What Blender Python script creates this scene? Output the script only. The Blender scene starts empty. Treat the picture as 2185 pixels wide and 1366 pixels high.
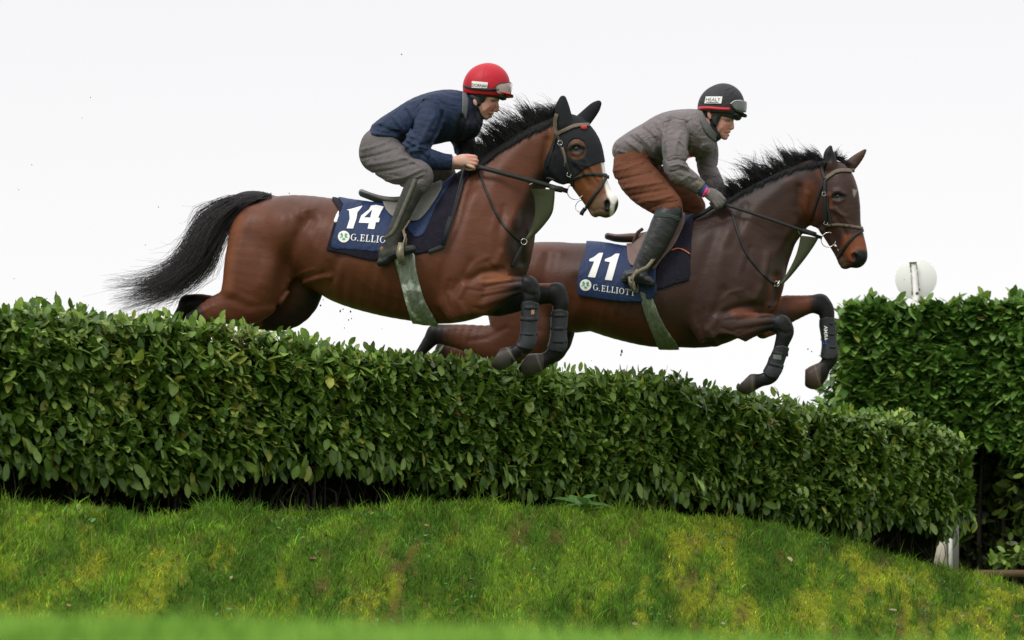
import bpy, bmesh, math, random
import numpy as np
from mathutils import Vector, Matrix
rng = np.random.default_rng(7)
random.seed(7)
PI = math.pi
# ------------------------------------------------------------------ camera, sky, sun, exposure
F = 7020.0            # focal length in photo pixels
EYE = 0.25            # lens height
HZ = 1450.0           # photo row of the horizon
scene = bpy.context.scene
COL = scene.collection
cam = bpy.data.objects.new("camera", bpy.data.cameras.new("camera"))
COL.objects.link(cam); scene.camera = cam
cam.location = (0, 0, EYE); cam.rotation_euler = (PI / 2, 0, 0)
cam.data.sensor_width = 36.0; cam.data.lens = 36.0 * F / 2185.0
cam.data.shift_y = (HZ - 683.0) / 2185.0
cam.data.clip_start = 0.1; cam.data.clip_end = 3000.0
cam.data.dof.use_dof = True; cam.data.dof.focus_distance = 17.9; cam.data.dof.aperture_fstop = 4.5
world = bpy.data.worlds.new("World"); scene.world = world; world.use_nodes = True
SUN_EL, SUN_AZ = math.radians(48), math.radians(215)     # azimuth clockwise from +Y: behind the camera, to the left
def build_world():
    nt = world.node_tree; nt.nodes.clear(); N = nt.nodes.new; L = nt.links.new
    out = N('ShaderNodeOutputWorld'); add = N('ShaderNodeAddShader')
    b1 = N('ShaderNodeBackground'); b2 = N('ShaderNodeBackground')
    sky = N('ShaderNodeTexSky'); sky.sky_type = 'NISHITA'; sky.sun_disc = False
    sky.sun_elevation = SUN_EL; sky.sun_rotation = SUN_AZ
    hs = N('ShaderNodeHueSaturation'); hs.inputs['Saturation'].default_value = .25
    L(sky.outputs[0], hs.inputs['Color']); L(hs.outputs[0], b1.inputs[0]); b1.inputs[1].default_value = .02
    tc = N('ShaderNodeTexCoord'); sx = N('ShaderNodeSeparateXYZ'); L(tc.outputs['Generated'], sx.inputs[0])
    cr = N('ShaderNodeValToRGB'); e = cr.color_ramp.elements
    e[0].position = 0.0; e[0].color = (.86, .85, .85, 1)
    e[1].position = 1.0; e[1].color = (1.75, 1.75, 1.78, 1)
    for p, c in ((.10, (.835, .825, .825, 1)), (.205, (.79, .775, .785, 1)), (.45, (.95, .95, .97, 1))):
        q = cr.color_ramp.elements.new(p); q.color = c
    L(sx.outputs[2], cr.inputs[0])
    nz = N('ShaderNodeTexNoise'); nz.inputs['Scale'].default_value = 2.5; nz.inputs['Detail'].default_value = 4
    L(tc.outputs['Generated'], nz.inputs[0])
    mr = N('ShaderNodeMapRange'); mr.inputs[3].default_value = .97; mr.inputs[4].default_value = 1.03
    L(nz.outputs[0], mr.inputs[0])
    mx = N('ShaderNodeVectorMath'); mx.operation = 'SCALE'
    L(cr.outputs[0], mx.inputs[0]); L(mr.outputs[0], mx.inputs['Scale']); L(mx.outputs[0], b2.inputs[0])
    b2.inputs[1].default_value = 1.055
    L(b1.outputs[0], add.inputs[0]); L(b2.outputs[0], add.inputs[1]); L(add.outputs[0], out.inputs[0])
build_world()
sun = bpy.data.objects.new("sun", bpy.data.lights.new("sun", 'SUN')); COL.objects.link(sun)
sun.data.energy = 1.5; sun.data.angle = math.radians(14); sun.data.color = (1.0, .96, .9)
sd = Vector((math.sin(SUN_AZ) * math.cos(SUN_EL), math.cos(SUN_AZ) * math.cos(SUN_EL), math.sin(SUN_EL)))
sun.rotation_euler = sd.to_track_quat('Z', 'Y').to_euler()
sun.location = (-10, -10, 20)
vs = scene.view_settings; vs.view_transform = 'Standard'; vs.look = 'None'; vs.exposure = 0.0; vs.gamma = 1.0
scene.cycles.max_bounces = 6; scene.cycles.transparent_max_bounces = 8
scene.cycles.use_denoising = True

# ------------------------------------------------------------------ helpers
def W(px, py, D, y=0.0):
    """point seen at photo (px, py) lying at depth D + y"""
    Y = D + y
    return np.array([(px - 1092.5) * Y / F, Y, EYE + (HZ - py) * Y / F])
def tag(o, label=None, cat=None, group=None, kind=None):
    if label: o['label'] = label
    if cat: o['category'] = cat
    if group: o['group'] = group
    if kind: o['kind'] = kind
    return o
def empty(name, loc, label=None, cat=None, group=None):
    o = bpy.data.objects.new(name, None); COL.objects.link(o); o.location = tuple(loc); o.empty_display_size = .1
    return tag(o, label, cat, group)
def mk(name, V, faces, mat, parent=None, col=None, smooth=True):
    """fast mesh from an (n,3) array and one or several (m,k) face arrays"""
    V = np.asarray(V, dtype=np.float64)
    if parent is not None: V = V - np.array(parent_loc(parent))
    if isinstance(faces, np.ndarray) or (len(faces) and isinstance(faces[0][0], (int, np.integer))): faces = [np.asarray(faces)]
    faces = [np.asarray(f, dtype=np.int32) for f in faces if len(f)]
    me = bpy.data.meshes.new(name)
    me.vertices.add(len(V)); me.vertices.foreach_set('co', V.astype(np.float32).ravel())
    loops = np.concatenate([f.ravel() for f in faces])
    sizes = np.concatenate([np.full(len(f), f.shape[1], np.int32) for f in faces])
    starts = np.concatenate([[0], np.cumsum(sizes)[:-1]]).astype(np.int32)
    me.loops.add(len(loops)); me.loops.foreach_set('vertex_index', loops)
    me.polygons.add(len(sizes)); me.polygons.foreach_set('loop_start', starts)
    me.update(calc_edges=True)
    if smooth: me.polygons.foreach_set('use_smooth', np.ones(len(sizes), dtype=bool))
    if col is not None:
        at = me.color_attributes.new('Col', 'FLOAT_COLOR', 'POINT')
        c = np.ones((len(V), 4), np.float32); c[:, :3] = col; at.data.foreach_set('color', c.ravel())
    me.materials.append(mat)
    o = bpy.data.objects.new(name, me); COL.objects.link(o)
    if parent is not None: o.parent = parent
    return o
def parent_loc(p):
    l = Vector((0, 0, 0))
    while p is not None: l += p.location; p = p.parent
    return l
def merge(parts):
    V = []; Fq = {}; n = 0
    for v, f in parts:
        v = np.asarray(v); f = [f] if isinstance(f, np.ndarray) else f
        for g in f:
            g = np.asarray(g, dtype=np.int32)
            if len(g): Fq.setdefault(g.shape[1], []).append(g + n)
        V.append(v); n += len(v)
    return np.concatenate(V), [np.concatenate(x) for x in Fq.values()]

MATS = {}
def mat(name, color=(.5, .5, .5), rough=.6, attr=False, var=.12, vscale=40., bump=.0, bscale=200., spec=.4, metal=0.0, sheen=0.0, coat=0.0, trans=0.0, vstretch=None, alpha=1.0, folds=0.0, fscale=9.0):
    if name in MATS: return MATS[name]
    m = bpy.data.materials.new(name); m.use_nodes = True; nt = m.node_tree; N = nt.nodes.new; L = nt.links.new
    b = nt.nodes['Principled BSDF']; out = nt.nodes['Material Output']
    tc = N('ShaderNodeTexCoord'); src = tc.outputs['Object']
    if vstretch:
        mp = N('ShaderNodeMapping'); mp.inputs['Scale'].default_value = vstretch; L(src, mp.inputs[0]); src = mp.outputs[0]
    nz = N('ShaderNodeTexNoise'); nz.inputs['Scale'].default_value = vscale; nz.inputs['Detail'].default_value = 5; nz.inputs['Roughness'].default_value = .65
    L(src, nz.inputs['Vector'])
    mr = N('ShaderNodeMapRange'); mr.inputs[1].default_value = .25; mr.inputs[2].default_value = .75
    mr.inputs[3].default_value = 1 - var; mr.inputs[4].default_value = 1 + var; L(nz.outputs[0], mr.inputs[0])
    mx = N('ShaderNodeVectorMath'); mx.operation = 'SCALE'; L(mr.outputs[0], mx.inputs['Scale'])
    if attr:
        a = N('ShaderNodeAttribute'); a.attribute_name = 'Col'; L(a.outputs['Color'], mx.inputs[0])
    else: mx.inputs[0].default_value = color
    L(mx.outputs[0], b.inputs['Base Color'])
    b.inputs['Roughness'].default_value = rough; b.inputs['Specular IOR Level'].default_value = spec
    b.inputs['Metallic'].default_value = metal; b.inputs['Coat Weight'].default_value = coat
    if sheen: b.inputs['Sheen Weight'].default_value = sheen; b.inputs['Sheen Roughness'].default_value = .5
    if alpha < 1: b.inputs['Alpha'].default_value = alpha
    if bump:
        n2 = N('ShaderNodeTexNoise'); n2.inputs['Scale'].default_value = bscale; n2.inputs['Detail'].default_value = 4; L(src, n2.inputs['Vector'])
        bp = N('ShaderNodeBump'); bp.inputs['Strength'].default_value = 1.0; bp.inputs['Distance'].default_value = bump
        L(n2.outputs[0], bp.inputs['Height']); L(bp.outputs[0], b.inputs['Normal'])
        if folds:
            n3 = N('ShaderNodeTexNoise'); n3.inputs['Scale'].default_value = fscale; n3.inputs['Detail'].default_value = 3; n3.inputs['Distortion'].default_value = 1.2; L(src, n3.inputs['Vector'])
            ma = N('ShaderNodeMath'); ma.operation = 'SUBTRACT'; ma.inputs[1].default_value = .5; L(n3.outputs[0], ma.inputs[0])
            mb = N('ShaderNodeMath'); mb.operation = 'ABSOLUTE'; L(ma.outputs[0], mb.inputs[0])
            b2 = N('ShaderNodeBump'); b2.inputs['Strength'].default_value = 1.0; b2.inputs['Distance'].default_value = folds
            L(mb.outputs[0], b2.inputs['Height']); L(b2.outputs[0], bp.inputs['Normal'])
    if trans:
        t = N('ShaderNodeBsdfTranslucent'); ms = N('ShaderNodeMixShader'); ms.inputs[0].default_value = trans
        L(mx.outputs[0], t.inputs[0]); L(b.outputs[0], ms.inputs[1]); L(t.outputs[0], ms.inputs[2]); L(ms.outputs[0], out.inputs[0])
    MATS[name] = m
    return m

# --- implicit figures: chains of elliptical cones and ellipsoids, blended and meshed as one continuous surface
def catmull(P, n):
    P = np.asarray(P, float)
    if len(P) < 3 or n < 2: return P
    Q = np.vstack([2 * P[0] - P[1], P, 2 * P[-1] - P[-2]]); out = []
    for i in range(1, len(Q) - 2):
        p0, p1, p2, p3 = Q[i - 1:i + 3]
        for t in np.arange(n) / n:
            out.append(.5 * ((2 * p1) + (-p0 + p2) * t + (2 * p0 - 5 * p1 + 4 * p2 - p3) * t * t + (-p0 + 3 * p1 - 3 * p2 + p3) * t ** 3))
    out.append(P[-1]); return np.array(out)
def smin(a, b, k):
    if k <= 0: return np.minimum(a, b)
    h = np.clip(.5 + .5 * (b - a) / k, 0, 1)
    return b + (a - b) * h - k * h * (1 - h)
def polydist(px, py, poly):
    """signed distance (pixels) to a closed polygon, negative inside"""
    poly = np.asarray(poly, float); d = np.full(px.shape, 1e9); ins = np.zeros(px.shape, bool)
    for i in range(len(poly)):
        a = poly[i]; b = poly[(i + 1) % len(poly)]; e = b - a
        t = np.clip(((px - a[0]) * e[0] + (py - a[1]) * e[1]) / max(e @ e, 1e-9), 0, 1)
        d = np.minimum(d, np.hypot(px - a[0] - t * e[0], py - a[1] - t * e[1]))
        c = ((a[1] > py) != (b[1] > py))
        with np.errstate(divide='ignore', invalid='ignore'):
            xi = (b[0] - a[0]) * (py - a[1]) / (b[1] - a[1]) + a[0]
        ins ^= c & (px < xi)
    return np.where(ins, -d, d)
def linedist(px, py, pts):
    pts = np.asarray(pts, float); d = np.full(np.shape(px), 1e9)
    for a, b in zip(pts[:-1], pts[1:]):
        e = b - a; t = np.clip(((px - a[0]) * e[0] + (py - a[1]) * e[1]) / max(e @ e, 1e-9), 0, 1)
        d = np.minimum(d, np.hypot(px - a[0] - t * e[0], py - a[1] - t * e[1]))
    return d
def smooth_poly(pts, n=5):
    P = np.asarray(pts, float); Q = np.vstack([P[-1:], P, P[:2]]); out = []
    for i in range(1, len(Q) - 2):
        p0, p1, p2, p3 = Q[i - 1:i + 3]
        for t in np.arange(n) / n:
            out.append(.5 * ((2 * p1) + (-p0 + p2) * t + (2 * p0 - 5 * p1 + 4 * p2 - p3) * t * t + (-p0 + 3 * p1 - 3 * p2 + p3) * t ** 3))
    return np.array(out)
def ss(a, b, x):
    t = np.clip((x - a) / (b - a), 0, 1); return t * t * (3 - 2 * t)

def surfnet(d, lo, h):
    s = d < 0
    c = np.zeros(tuple(np.array(d.shape) - 1), np.int8)
    for i in (0, 1):
        for j in (0, 1):
            for k in (0, 1): c += s[i:s.shape[0] - 1 + i, j:s.shape[1] - 1 + j, k:s.shape[2] - 1 + k]
    A = np.argwhere((c > 0) & (c < 8))
    idx = np.full(c.shape, -1, np.int32); idx[A[:, 0], A[:, 1], A[:, 2]] = np.arange(len(A))
    acc = np.zeros((len(A), 3)); cnt = np.zeros(len(A))
    corners = [(i, j, k) for i in (0, 1) for j in (0, 1) for k in (0, 1)]
    vals = {q: d[A[:, 0] + q[0], A[:, 1] + q[1], A[:, 2] + q[2]].astype(np.float64) for q in corners}
    for q in corners:
        for ax in range(3):
            if q[ax]: continue
            q2 = list(q); q2[ax] = 1; q2 = tuple(q2); a = vals[q]; b = vals[q2]; m = (a < 0) != (b < 0)
            t = a[m] / (a[m] - b[m]); p = np.tile(np.array(q, float), (m.sum(), 1)); p[:, ax] = t
            acc[m] += p; cnt[m] += 1
    V = (A + acc / cnt[:, None]) * h + lo
    quads = []
    for ax in range(3):
        sl0 = [slice(None)] * 3; sl1 = [slice(None)] * 3; sl0[ax] = slice(0, -1); sl1[ax] = slice(1, None)
        E = np.argwhere(s[tuple(sl0)] != s[tuple(sl1)])
        u, v = [(1, 2), (2, 0), (0, 1)][ax]
        ok = (E[:, u] > 0) & (E[:, v] > 0) & (E[:, u] < d.shape[u] - 1) & (E[:, v] < d.shape[v] - 1); E = E[ok]
        def cell(du, dv):
            q = E.copy(); q[:, u] -= du; q[:, v] -= dv; return idx[q[:, 0], q[:, 1], q[:, 2]]
        Q = np.stack([cell(1, 1), cell(0, 1), cell(0, 0), cell(1, 0)], 1)
        flip = ~s[E[:, 0], E[:, 1], E[:, 2]]
        Q[flip] = Q[flip][:, ::-1]; quads.append(Q)
    return V, np.concatenate(quads)

class Frame:
    def __init__(s, pivot, yaw, pitch=0.0):
        s.p = np.asarray(pivot, float); c, n = math.cos(yaw), math.sin(yaw)
        s.R = np.array([[c, n, 0], [-n, c, 0], [0, 0, 1.]])      # columns act on local vectors: forward leans to -y
        s.yaw = yaw
    def world(s, q): return s.p + np.asarray(q) @ s.R.T
class Fig:
    def __init__(s, D, slope=0.0, px0=0.0):
        s.D = D; s.slope = slope; s.px0 = px0; s.ops = []; s.emb = []
    def m(s, px): return px * s.D / F
    def P(s, px, py, y=0.0):
        return W(px, py, s.D, y - s.slope * (px - s.px0) * s.D / F)
    def chain(s, st, k=.02, n=4, sub=False, fr=None, round_=False, wk=1.0):
        """st rows: (px, py, r_px, w_m, y_m)"""
        st = [tuple(q) + (0,) * (5 - len(q)) for q in st]
        if fr is None: pts = np.array([s.P(q[0], q[1], q[4]) for q in st])
        else: pts = np.array([s.local(fr, q[0], q[1], q[4]) for q in st])
        r = np.array([s.m(q[2]) for q in st]); w = np.array([q[3] if q[3] else s.m(q[2]) for q in st]) * wk
        if fr is not None:
            r = np.sqrt(np.maximum(r ** 2 - (w * math.sin(fr.yaw)) ** 2 * .6, (r * .6) ** 2))
        A = catmull(np.column_stack([pts, r, w]), n if len(st) > 2 else 1)
        s.ops.append(('c', A[:, :3], np.maximum(A[:, 3], .001), np.maximum(A[:, 4], .001), k, sub, fr, round_))
    def local(s, fr, px, py, y=0.0):
        o = s.P(px, py, 0) - fr.p
        return np.array([o[0] / math.cos(fr.yaw), y, o[2]])
    def ell(s, px, py, rx, rz, w, y=0.0, rot=0.0, k=.02, sub=False, fr=None):
        c = s.P(px, py, y) if fr is None else s.local(fr, px, py, y)
        s.ops.append(('e', c, (s.m(rx), w, s.m(rz)), math.radians(rot), k, sub, fr))
    def emboss(s, pts, width, amp, side=-1): s.emb.append((np.asarray(pts, float), width, amp, side))
    def bounds(s, op):
        fr = op[6]
        if op[0] == 'c':
            R = np.maximum(op[2], op[3])[:, None] + 2 * op[4] + .05; lo = op[1] - R; hi = op[1] + R
            if fr is not None: q = fr.world(op[1]); lo = q - R; hi = q + R
        else:
            R = max(op[2]) + 2 * op[4] + .05; c = op[1] if fr is None else fr.world(op[1]); lo = (c - R)[None]; hi = (c + R)[None]
        return lo.min(0), hi.max(0)
    def extent(s, pad=.03):
        B = [s.bounds(o) for o in s.ops if not o[5]]
        return np.min([b[0] for b in B], 0) + .02, np.max([b[1] for b in B], 0) - .02
    def eval(s, h, lo=None, hi=None, yc=None, emb=True):
        L, H = s.extent()
        lo = L if lo is None else np.maximum(L, lo); hi = H if hi is None else np.minimum(H, hi)
        n = np.ceil((hi - lo) / h).astype(int) + 1
        ax = [(lo[i] + h * np.arange(n[i])).astype(np.float32) for i in range(3)]
        d = np.full(tuple(n), .5, np.float32)
        def block(blo, bhi):
            i0 = np.clip(np.floor((blo - lo) / h).astype(int), 0, n); i1 = np.clip(np.ceil((bhi - lo) / h).astype(int) + 1, 0, n)
            return tuple(slice(a, b) for a, b in zip(i0, i1)), bool(np.all(i1 > i0))
        for op in s.ops:
            blo, bhi = s.bounds(op); sl, ok = block(blo, bhi)
            if not ok: continue
            k, sub, fr = op[4], op[5], op[6]
            if op[0] == 'c':
                P, r, w, rnd = op[1], op[2], op[3], op[7]
                t_ = np.full(tuple(q.stop - q.start for q in sl), .5, np.float32)
                for i in range(max(1, len(P) - 1)):
                    a = P[i]; b = P[min(i + 1, len(P) - 1)]; ra, rb, wa, wb = r[i], r[min(i + 1, len(P) - 1)], w[i], w[min(i + 1, len(P) - 1)]
                    R = max(ra, rb, wa, wb) + 2 * k + .05
                    if fr is None: l2, h2 = np.minimum(a, b) - R, np.maximum(a, b) + R
                    else:
                        wa_, wb_ = fr.world(a), fr.world(b); l2, h2 = np.minimum(wa_, wb_) - R, np.maximum(wa_, wb_) + R
                    s2, ok2 = block(l2, h2)
                    if not ok2: continue
                    loc = tuple(slice(max(q.start, z.start) - z.start, max(0, min(q.stop, z.stop) - z.start)) for q, z in zip(s2, sl))
                    X = ax[0][sl[0]][loc[0]][:, None, None]; Y = ax[1][sl[1]][loc[1]][None, :, None]; Z = ax[2][sl[2]][loc[2]][None, None, :]
                    if X.size == 0 or Y.size == 0 or Z.size == 0: continue
                    if fr is not None:
                        dx, dy, dz = X - fr.p[0], Y - fr.p[1], Z - fr.p[2]
                        X = dx * fr.R[0, 0] + dy * fr.R[1, 0]; Y = dx * fr.R[0, 1] + dy * fr.R[1, 1]; Z = dz
                    e = b - a
                    if rnd:
                        L2 = max(e @ e, 1e-9); t = np.clip(((X - a[0]) * e[0] + (Y - a[1]) * e[1] + (Z - a[2]) * e[2]) / L2, 0, 1)
                        q = np.sqrt((X - a[0] - t * e[0]) ** 2 + (Y - a[1] - t * e[1]) ** 2 + (Z - a[2] - t * e[2]) ** 2) - (ra + (rb - ra) * t)
                    else:
                        L2 = max(e[0] ** 2 + e[2] ** 2, 1e-9); t = np.clip(((X - a[0]) * e[0] + (Z - a[2]) * e[2]) / L2, 0, 1)
                        rr = ra + (rb - ra) * t; ww = wa + (wb - wa) * t
                        pp = (X - a[0] - t * e[0]) ** 2 + (Z - a[2] - t * e[2]) ** 2; yy = (Y - a[1] - t * e[1]) ** 2
                        q0 = np.sqrt(pp / rr ** 2 + yy / ww ** 2); g = np.sqrt(pp / rr ** 4 + yy / ww ** 4) + 1e-6
                        q = q0 * (q0 - 1) / g
                    t_[loc] = np.minimum(t_[loc], q)
                q = t_
            else:
                c, (rx, ry, rz), rot = op[1], op[2], op[3]
                X = ax[0][sl[0]][:, None, None]; Y = ax[1][sl[1]][None, :, None]; Z = ax[2][sl[2]][None, None, :]
                if fr is not None:
                    dx, dy, dz = X - fr.p[0], Y - fr.p[1], Z - fr.p[2]
                    X = dx * fr.R[0, 0] + dy * fr.R[1, 0]; Y = dx * fr.R[0, 1] + dy * fr.R[1, 1]; Z = dz
                X = X - c[0]; Y = Y - c[1]; Z = Z - c[2]; co, si = math.cos(rot), math.sin(rot)
                x2 = X * co + Z * si; z2 = -X * si + Z * co
                q0 = np.sqrt((x2 / rx) ** 2 + (Y / ry) ** 2 + (z2 / rz) ** 2); g = np.sqrt((x2 / rx ** 2) ** 2 + (Y / ry ** 2) ** 2 + (z2 / rz ** 2) ** 2) + 1e-6
                q = (q0 * (q0 - 1) / g).astype(np.float32)
            d[sl] = -smin(-d[sl], q, k) if sub else smin(d[sl], q, k)
        if s.emb and emb:
            I = np.argwhere(np.abs(d) < .05)
            x = ax[0][I[:, 0]].astype(np.float64); y = ax[1][I[:, 1]].astype(np.float64); z = ax[2][I[:, 2]].astype(np.float64)
            px = 1092.5 + F * x / y; py = HZ - F * (z - EYE) / y; ycen = s.D - s.slope * (px - s.px0) * s.D / F
            dd = np.zeros(len(I))
            for pts, wd, amp, side in s.emb:
                b0 = pts.min(0) - 3 * wd; b1 = pts.max(0) + 3 * wd
                m = (px > b0[0]) & (px < b1[0]) & (py > b0[1]) & (py < b1[1])
                if side: m &= ((y - ycen) * side > -.02)
                if not m.any(): continue
                q = linedist(px[m], py[m], pts); dd[m] -= amp * np.exp(-(q / wd) ** 2)
            d[I[:, 0], I[:, 1], I[:, 2]] += dd.astype(np.float32)
        return Vol(d, lo, h, ax, s)
class Vol:
    def __init__(s, d, lo, h, ax, fig): s.d = d; s.lo = lo; s.h = h; s.ax = ax; s.fig = fig; s.hm = {}
    def mesh(s): return surfnet(s.d, s.lo, s.h)
    def pix(s, V=None):
        if V is None:
            X = s.ax[0][:, None, None]; Y = s.ax[1][None, :, None]; Z = s.ax[2][None, None, :]
            return 1092.5 + F * X / Y, HZ - F * (Z - EYE) / Y
        return 1092.5 + F * V[:, 0] / V[:, 1], HZ - F * (V[:, 2] - EYE) / V[:, 1]
    def shell(s, poly, off, thick=.012, sm=4, side=0, cut=None, wr=None):
        """a layer of cloth or leather lying on this surface inside a side-view outline"""
        poly = smooth_poly(poly, sm) if sm > 1 else np.asarray(poly, float); thick = max(thick, 2.3 * s.h)
        a = poly.min(0) - 12; b = poly.max(0) + 12
        Dm = s.fig.D; x0 = (a[0] - 1092.5) * Dm / F; x1 = (b[0] - 1092.5) * Dm / F; e = .07
        z1 = EYE + (HZ - a[1]) * Dm / F; z0 = EYE + (HZ - b[1]) * Dm / F
        i0 = max(0, int((x0 - e - s.lo[0]) / s.h)); i1 = int((x1 + e - s.lo[0]) / s.h) + 1
        k0 = max(0, int((z0 - e - s.lo[2]) / s.h)); k1 = int((z1 + e - s.lo[2]) / s.h) + 1
        d = s.d[i0:i1, :, k0:k1]; I = np.argwhere(np.abs(d - off) < thick + .02); dv = d[I[:, 0], I[:, 1], I[:, 2]].astype(float)
        X = s.ax[0][i0:i1][I[:, 0]].astype(float); Y = s.ax[1][I[:, 1]].astype(float); Z = s.ax[2][k0:k1][I[:, 2]].astype(float)
        px = 1092.5 + F * X / Y; py = HZ - F * (Z - EYE) / Y
        pd = polydist(px, py, poly) * Y / F
        if cut is not None: pd = np.maximum(pd, -polydist(px, py, cut) * Y / F)
        dd = dv - off
        if wr is not None: dd = dd + wr(X, Y, Z)
        q = np.maximum(np.maximum(dd, -(dv - off + thick)), pd)
        if side:
            yc2 = s.fig.D - s.fig.slope * (px - s.fig.px0) * s.fig.D / F; q = np.maximum(q, -(Y - yc2) * side)
        out = np.full(d.shape, .05, np.float32); out[I[:, 0], I[:, 1], I[:, 2]] = q
        out[:, 0] = .1; out[:, -1] = .1
        lo = s.lo + np.array([i0, 0, k0]) * s.h
        s.last = Vol(out, lo, s.h, [s.ax[0][i0:i1], s.ax[1], s.ax[2][k0:k1]], s.fig)
        return surfnet(out, lo, s.h)
    def near(s, X, Z, lev=0.0):
        """y of the camera-side surface at (X, Z)"""
        key = round(lev, 4)
        if key not in s.hm:
            m = s.d < lev; j = m.argmax(1); has = m.any(1); jj = np.maximum(j, 1)
            I, K = np.meshgrid(np.arange(m.shape[0]), np.arange(m.shape[2]), indexing='ij')
            a = s.d[I, jj - 1, K]; b = s.d[I, jj, K]; t = np.clip((a - lev) / np.where(a == b, 1, a - b), 0, 1)
            y = s.ax[1][0] + (jj - 1 + t) * s.h; y = np.where(has, y, np.nan)
            for _ in range(14):                         # bleed past the outline
                n = np.isnan(y)
                if not n.any(): break
                p = np.pad(y, 1, constant_values=np.nan); st = np.stack([p[:-2, 1:-1], p[2:, 1:-1], p[1:-1, :-2], p[1:-1, 2:]])
                with np.errstate(all='ignore'):
                    import warnings; warnings.simplefilter('ignore'); mval = np.nanmean(st, 0)
                y = np.where(n, mval, y)
            y = np.where(np.isnan(y), s.fig.D, y); s.hm[key] = y
        y = s.hm[key]; u = np.clip((X - s.lo[0]) / s.h, 0, y.shape[0] - 1.001); v = np.clip((Z - s.lo[2]) / s.h, 0, y.shape[1] - 1.001)
        i = u.astype(int); k = v.astype(int); fu = u - i; fv = v - k
        return (y[i, k] * (1 - fu) + y[i + 1, k] * fu) * (1 - fv) + (y[i, k + 1] * (1 - fu) + y[i + 1, k + 1] * fu) * fv
    def on(s, px, py, off=0.0):
        """points of the near surface seen at photo (px, py)"""
        px = np.asarray(px, float); py = np.asarray(py, float); Y = np.full(px.shape, s.fig.D - .2)
        for _ in range(6): Y = s.near((px - 1092.5) * Y / F, EYE + (HZ - py) * Y / F, 0.0)
        Y = Y - off
        return np.stack([(px - 1092.5) * Y / F, Y, EYE + (HZ - py) * Y / F], -1)

def tube(P, r, sides=8, caps=True, flat=None):
    """swept tube; r scalar or per point; flat=(normal, ratio) squashes it along the normal"""
    P = np.asarray(P, float); n = len(P); r = np.broadcast_to(np.asarray(r, float), (n,))
    T = np.gradient(P, axis=0); T /= np.linalg.norm(T, axis=1)[:, None] + 1e-12
    ref = np.array([0, -1., 0]) if flat is None else np.asarray(flat[0], float)
    B = np.cross(T, ref); bad = np.linalg.norm(B, axis=1) < .05
    B[bad] = np.cross(T[bad], np.array([0, 0, 1.])); B /= np.linalg.norm(B, axis=1)[:, None]; Nn = np.cross(B, T)
    a = np.arange(sides) * 2 * PI / sides; k = 1.0 if flat is None else flat[1]
    V = P[:, None] + r[:, None, None] * (np.cos(a)[None, :, None] * B[:, None] + k * np.sin(a)[None, :, None] * Nn[:, None])
    i = np.arange(n - 1)[:, None] * sides; j = np.arange(sides)[None]; j2 = (j + 1) % sides
    Q = np.stack([i + j, i + j2, i + sides + j2, i + sides + j], -1).reshape(-1, 4)
    V = V.reshape(-1, 3); fs = [Q]
    if caps:
        V = np.vstack([V, P[0], P[-1]]); c0, c1 = n * sides, n * sides + 1; j = np.arange(sides); j2 = (j + 1) % sides
        fs.append(np.concatenate([np.stack([j2, j, np.full(sides, c0)], 1), np.stack([(n - 1) * sides + j, (n - 1) * sides + j2, np.full(sides, c1)], 1)]))
    return V, fs
def band(P, half, thick=.003, normal=(0, -1, 0)):
    """flat strap with a rectangular section; half is its half width"""
    P = np.asarray(P, float); n = len(P); half = np.broadcast_to(np.asarray(half, float), (n,))
    T = np.gradient(P, axis=0); T /= np.linalg.norm(T, axis=1)[:, None] + 1e-12
    nn = np.broadcast_to(np.asarray(normal, float), (n, 3)); B = np.cross(T, nn); B /= np.linalg.norm(B, axis=1)[:, None] + 1e-9; N = np.cross(B, T)
    V = []
    for sb, sn in ((-1, -1), (1, -1), (1, 1), (-1, 1)): V.append(P + B * (half * sb)[:, None] + N * (thick * .5 * sn))
    V = np.stack(V, 1).reshape(-1, 3); i = np.arange(n - 1)[:, None] * 4; j = np.arange(4)[None]; j2 = (j + 1) % 4
    Q = np.stack([i + j, i + 4 + j, i + 4 + j2, i + j2], -1).reshape(-1, 4)
    Q = np.vstack([Q, [[0, 1, 2, 3]], [[4 * n - 1, 4 * n - 2, 4 * n - 3, 4 * n - 4]]])
    return V, [Q]
def ring(c, R, r, nrm=(0, -1, 0), seg=28, sides=6, a0=0, a1=2 * PI):
    nrm = np.asarray(nrm, float); nrm /= np.linalg.norm(nrm); u = np.cross(nrm, [0, 0, 1.]); u /= np.linalg.norm(u); v = np.cross(nrm, u)
    a = np.linspace(a0, a1, seg); return tube(np.asarray(c) + R * (np.cos(a)[:, None] * u + np.sin(a)[:, None] * v), r, sides)
def box(c, size, R=None, bev=0.0):
    x, y, z = np.asarray(size) / 2.
    V = np.array([[sx * x, sy * y, sz * z] for sx in (-1, 1) for sy in (-1, 1) for sz in (-1, 1)], float)
    if R is not None: V = V @ np.asarray(R).T
    return V + np.asarray(c), [np.array([[0, 1, 3, 2], [4, 6, 7, 5], [0, 4, 5, 1], [2, 3, 7, 6], [0, 2, 6, 4], [1, 5, 7, 3]])]
def sphere(c, r, seg=16, rings=10, squash=(1, 1, 1)):
    V = []; 
    for i in range(rings + 1):
        t = PI * i / rings
        for j in range(seg): a = 2 * PI * j / seg; V.append((math.sin(t) * math.cos(a), math.sin(t) * math.sin(a), math.cos(t)))
    V = np.array(V) * r * np.asarray(squash) + np.asarray(c)
    Q = [[i * seg + j, i * seg + (j + 1) % seg, (i + 1) * seg + (j + 1) % seg, (i + 1) * seg + j] for i in range(rings) for j in range(seg)]
    return V, [np.array(Q)]
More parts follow.
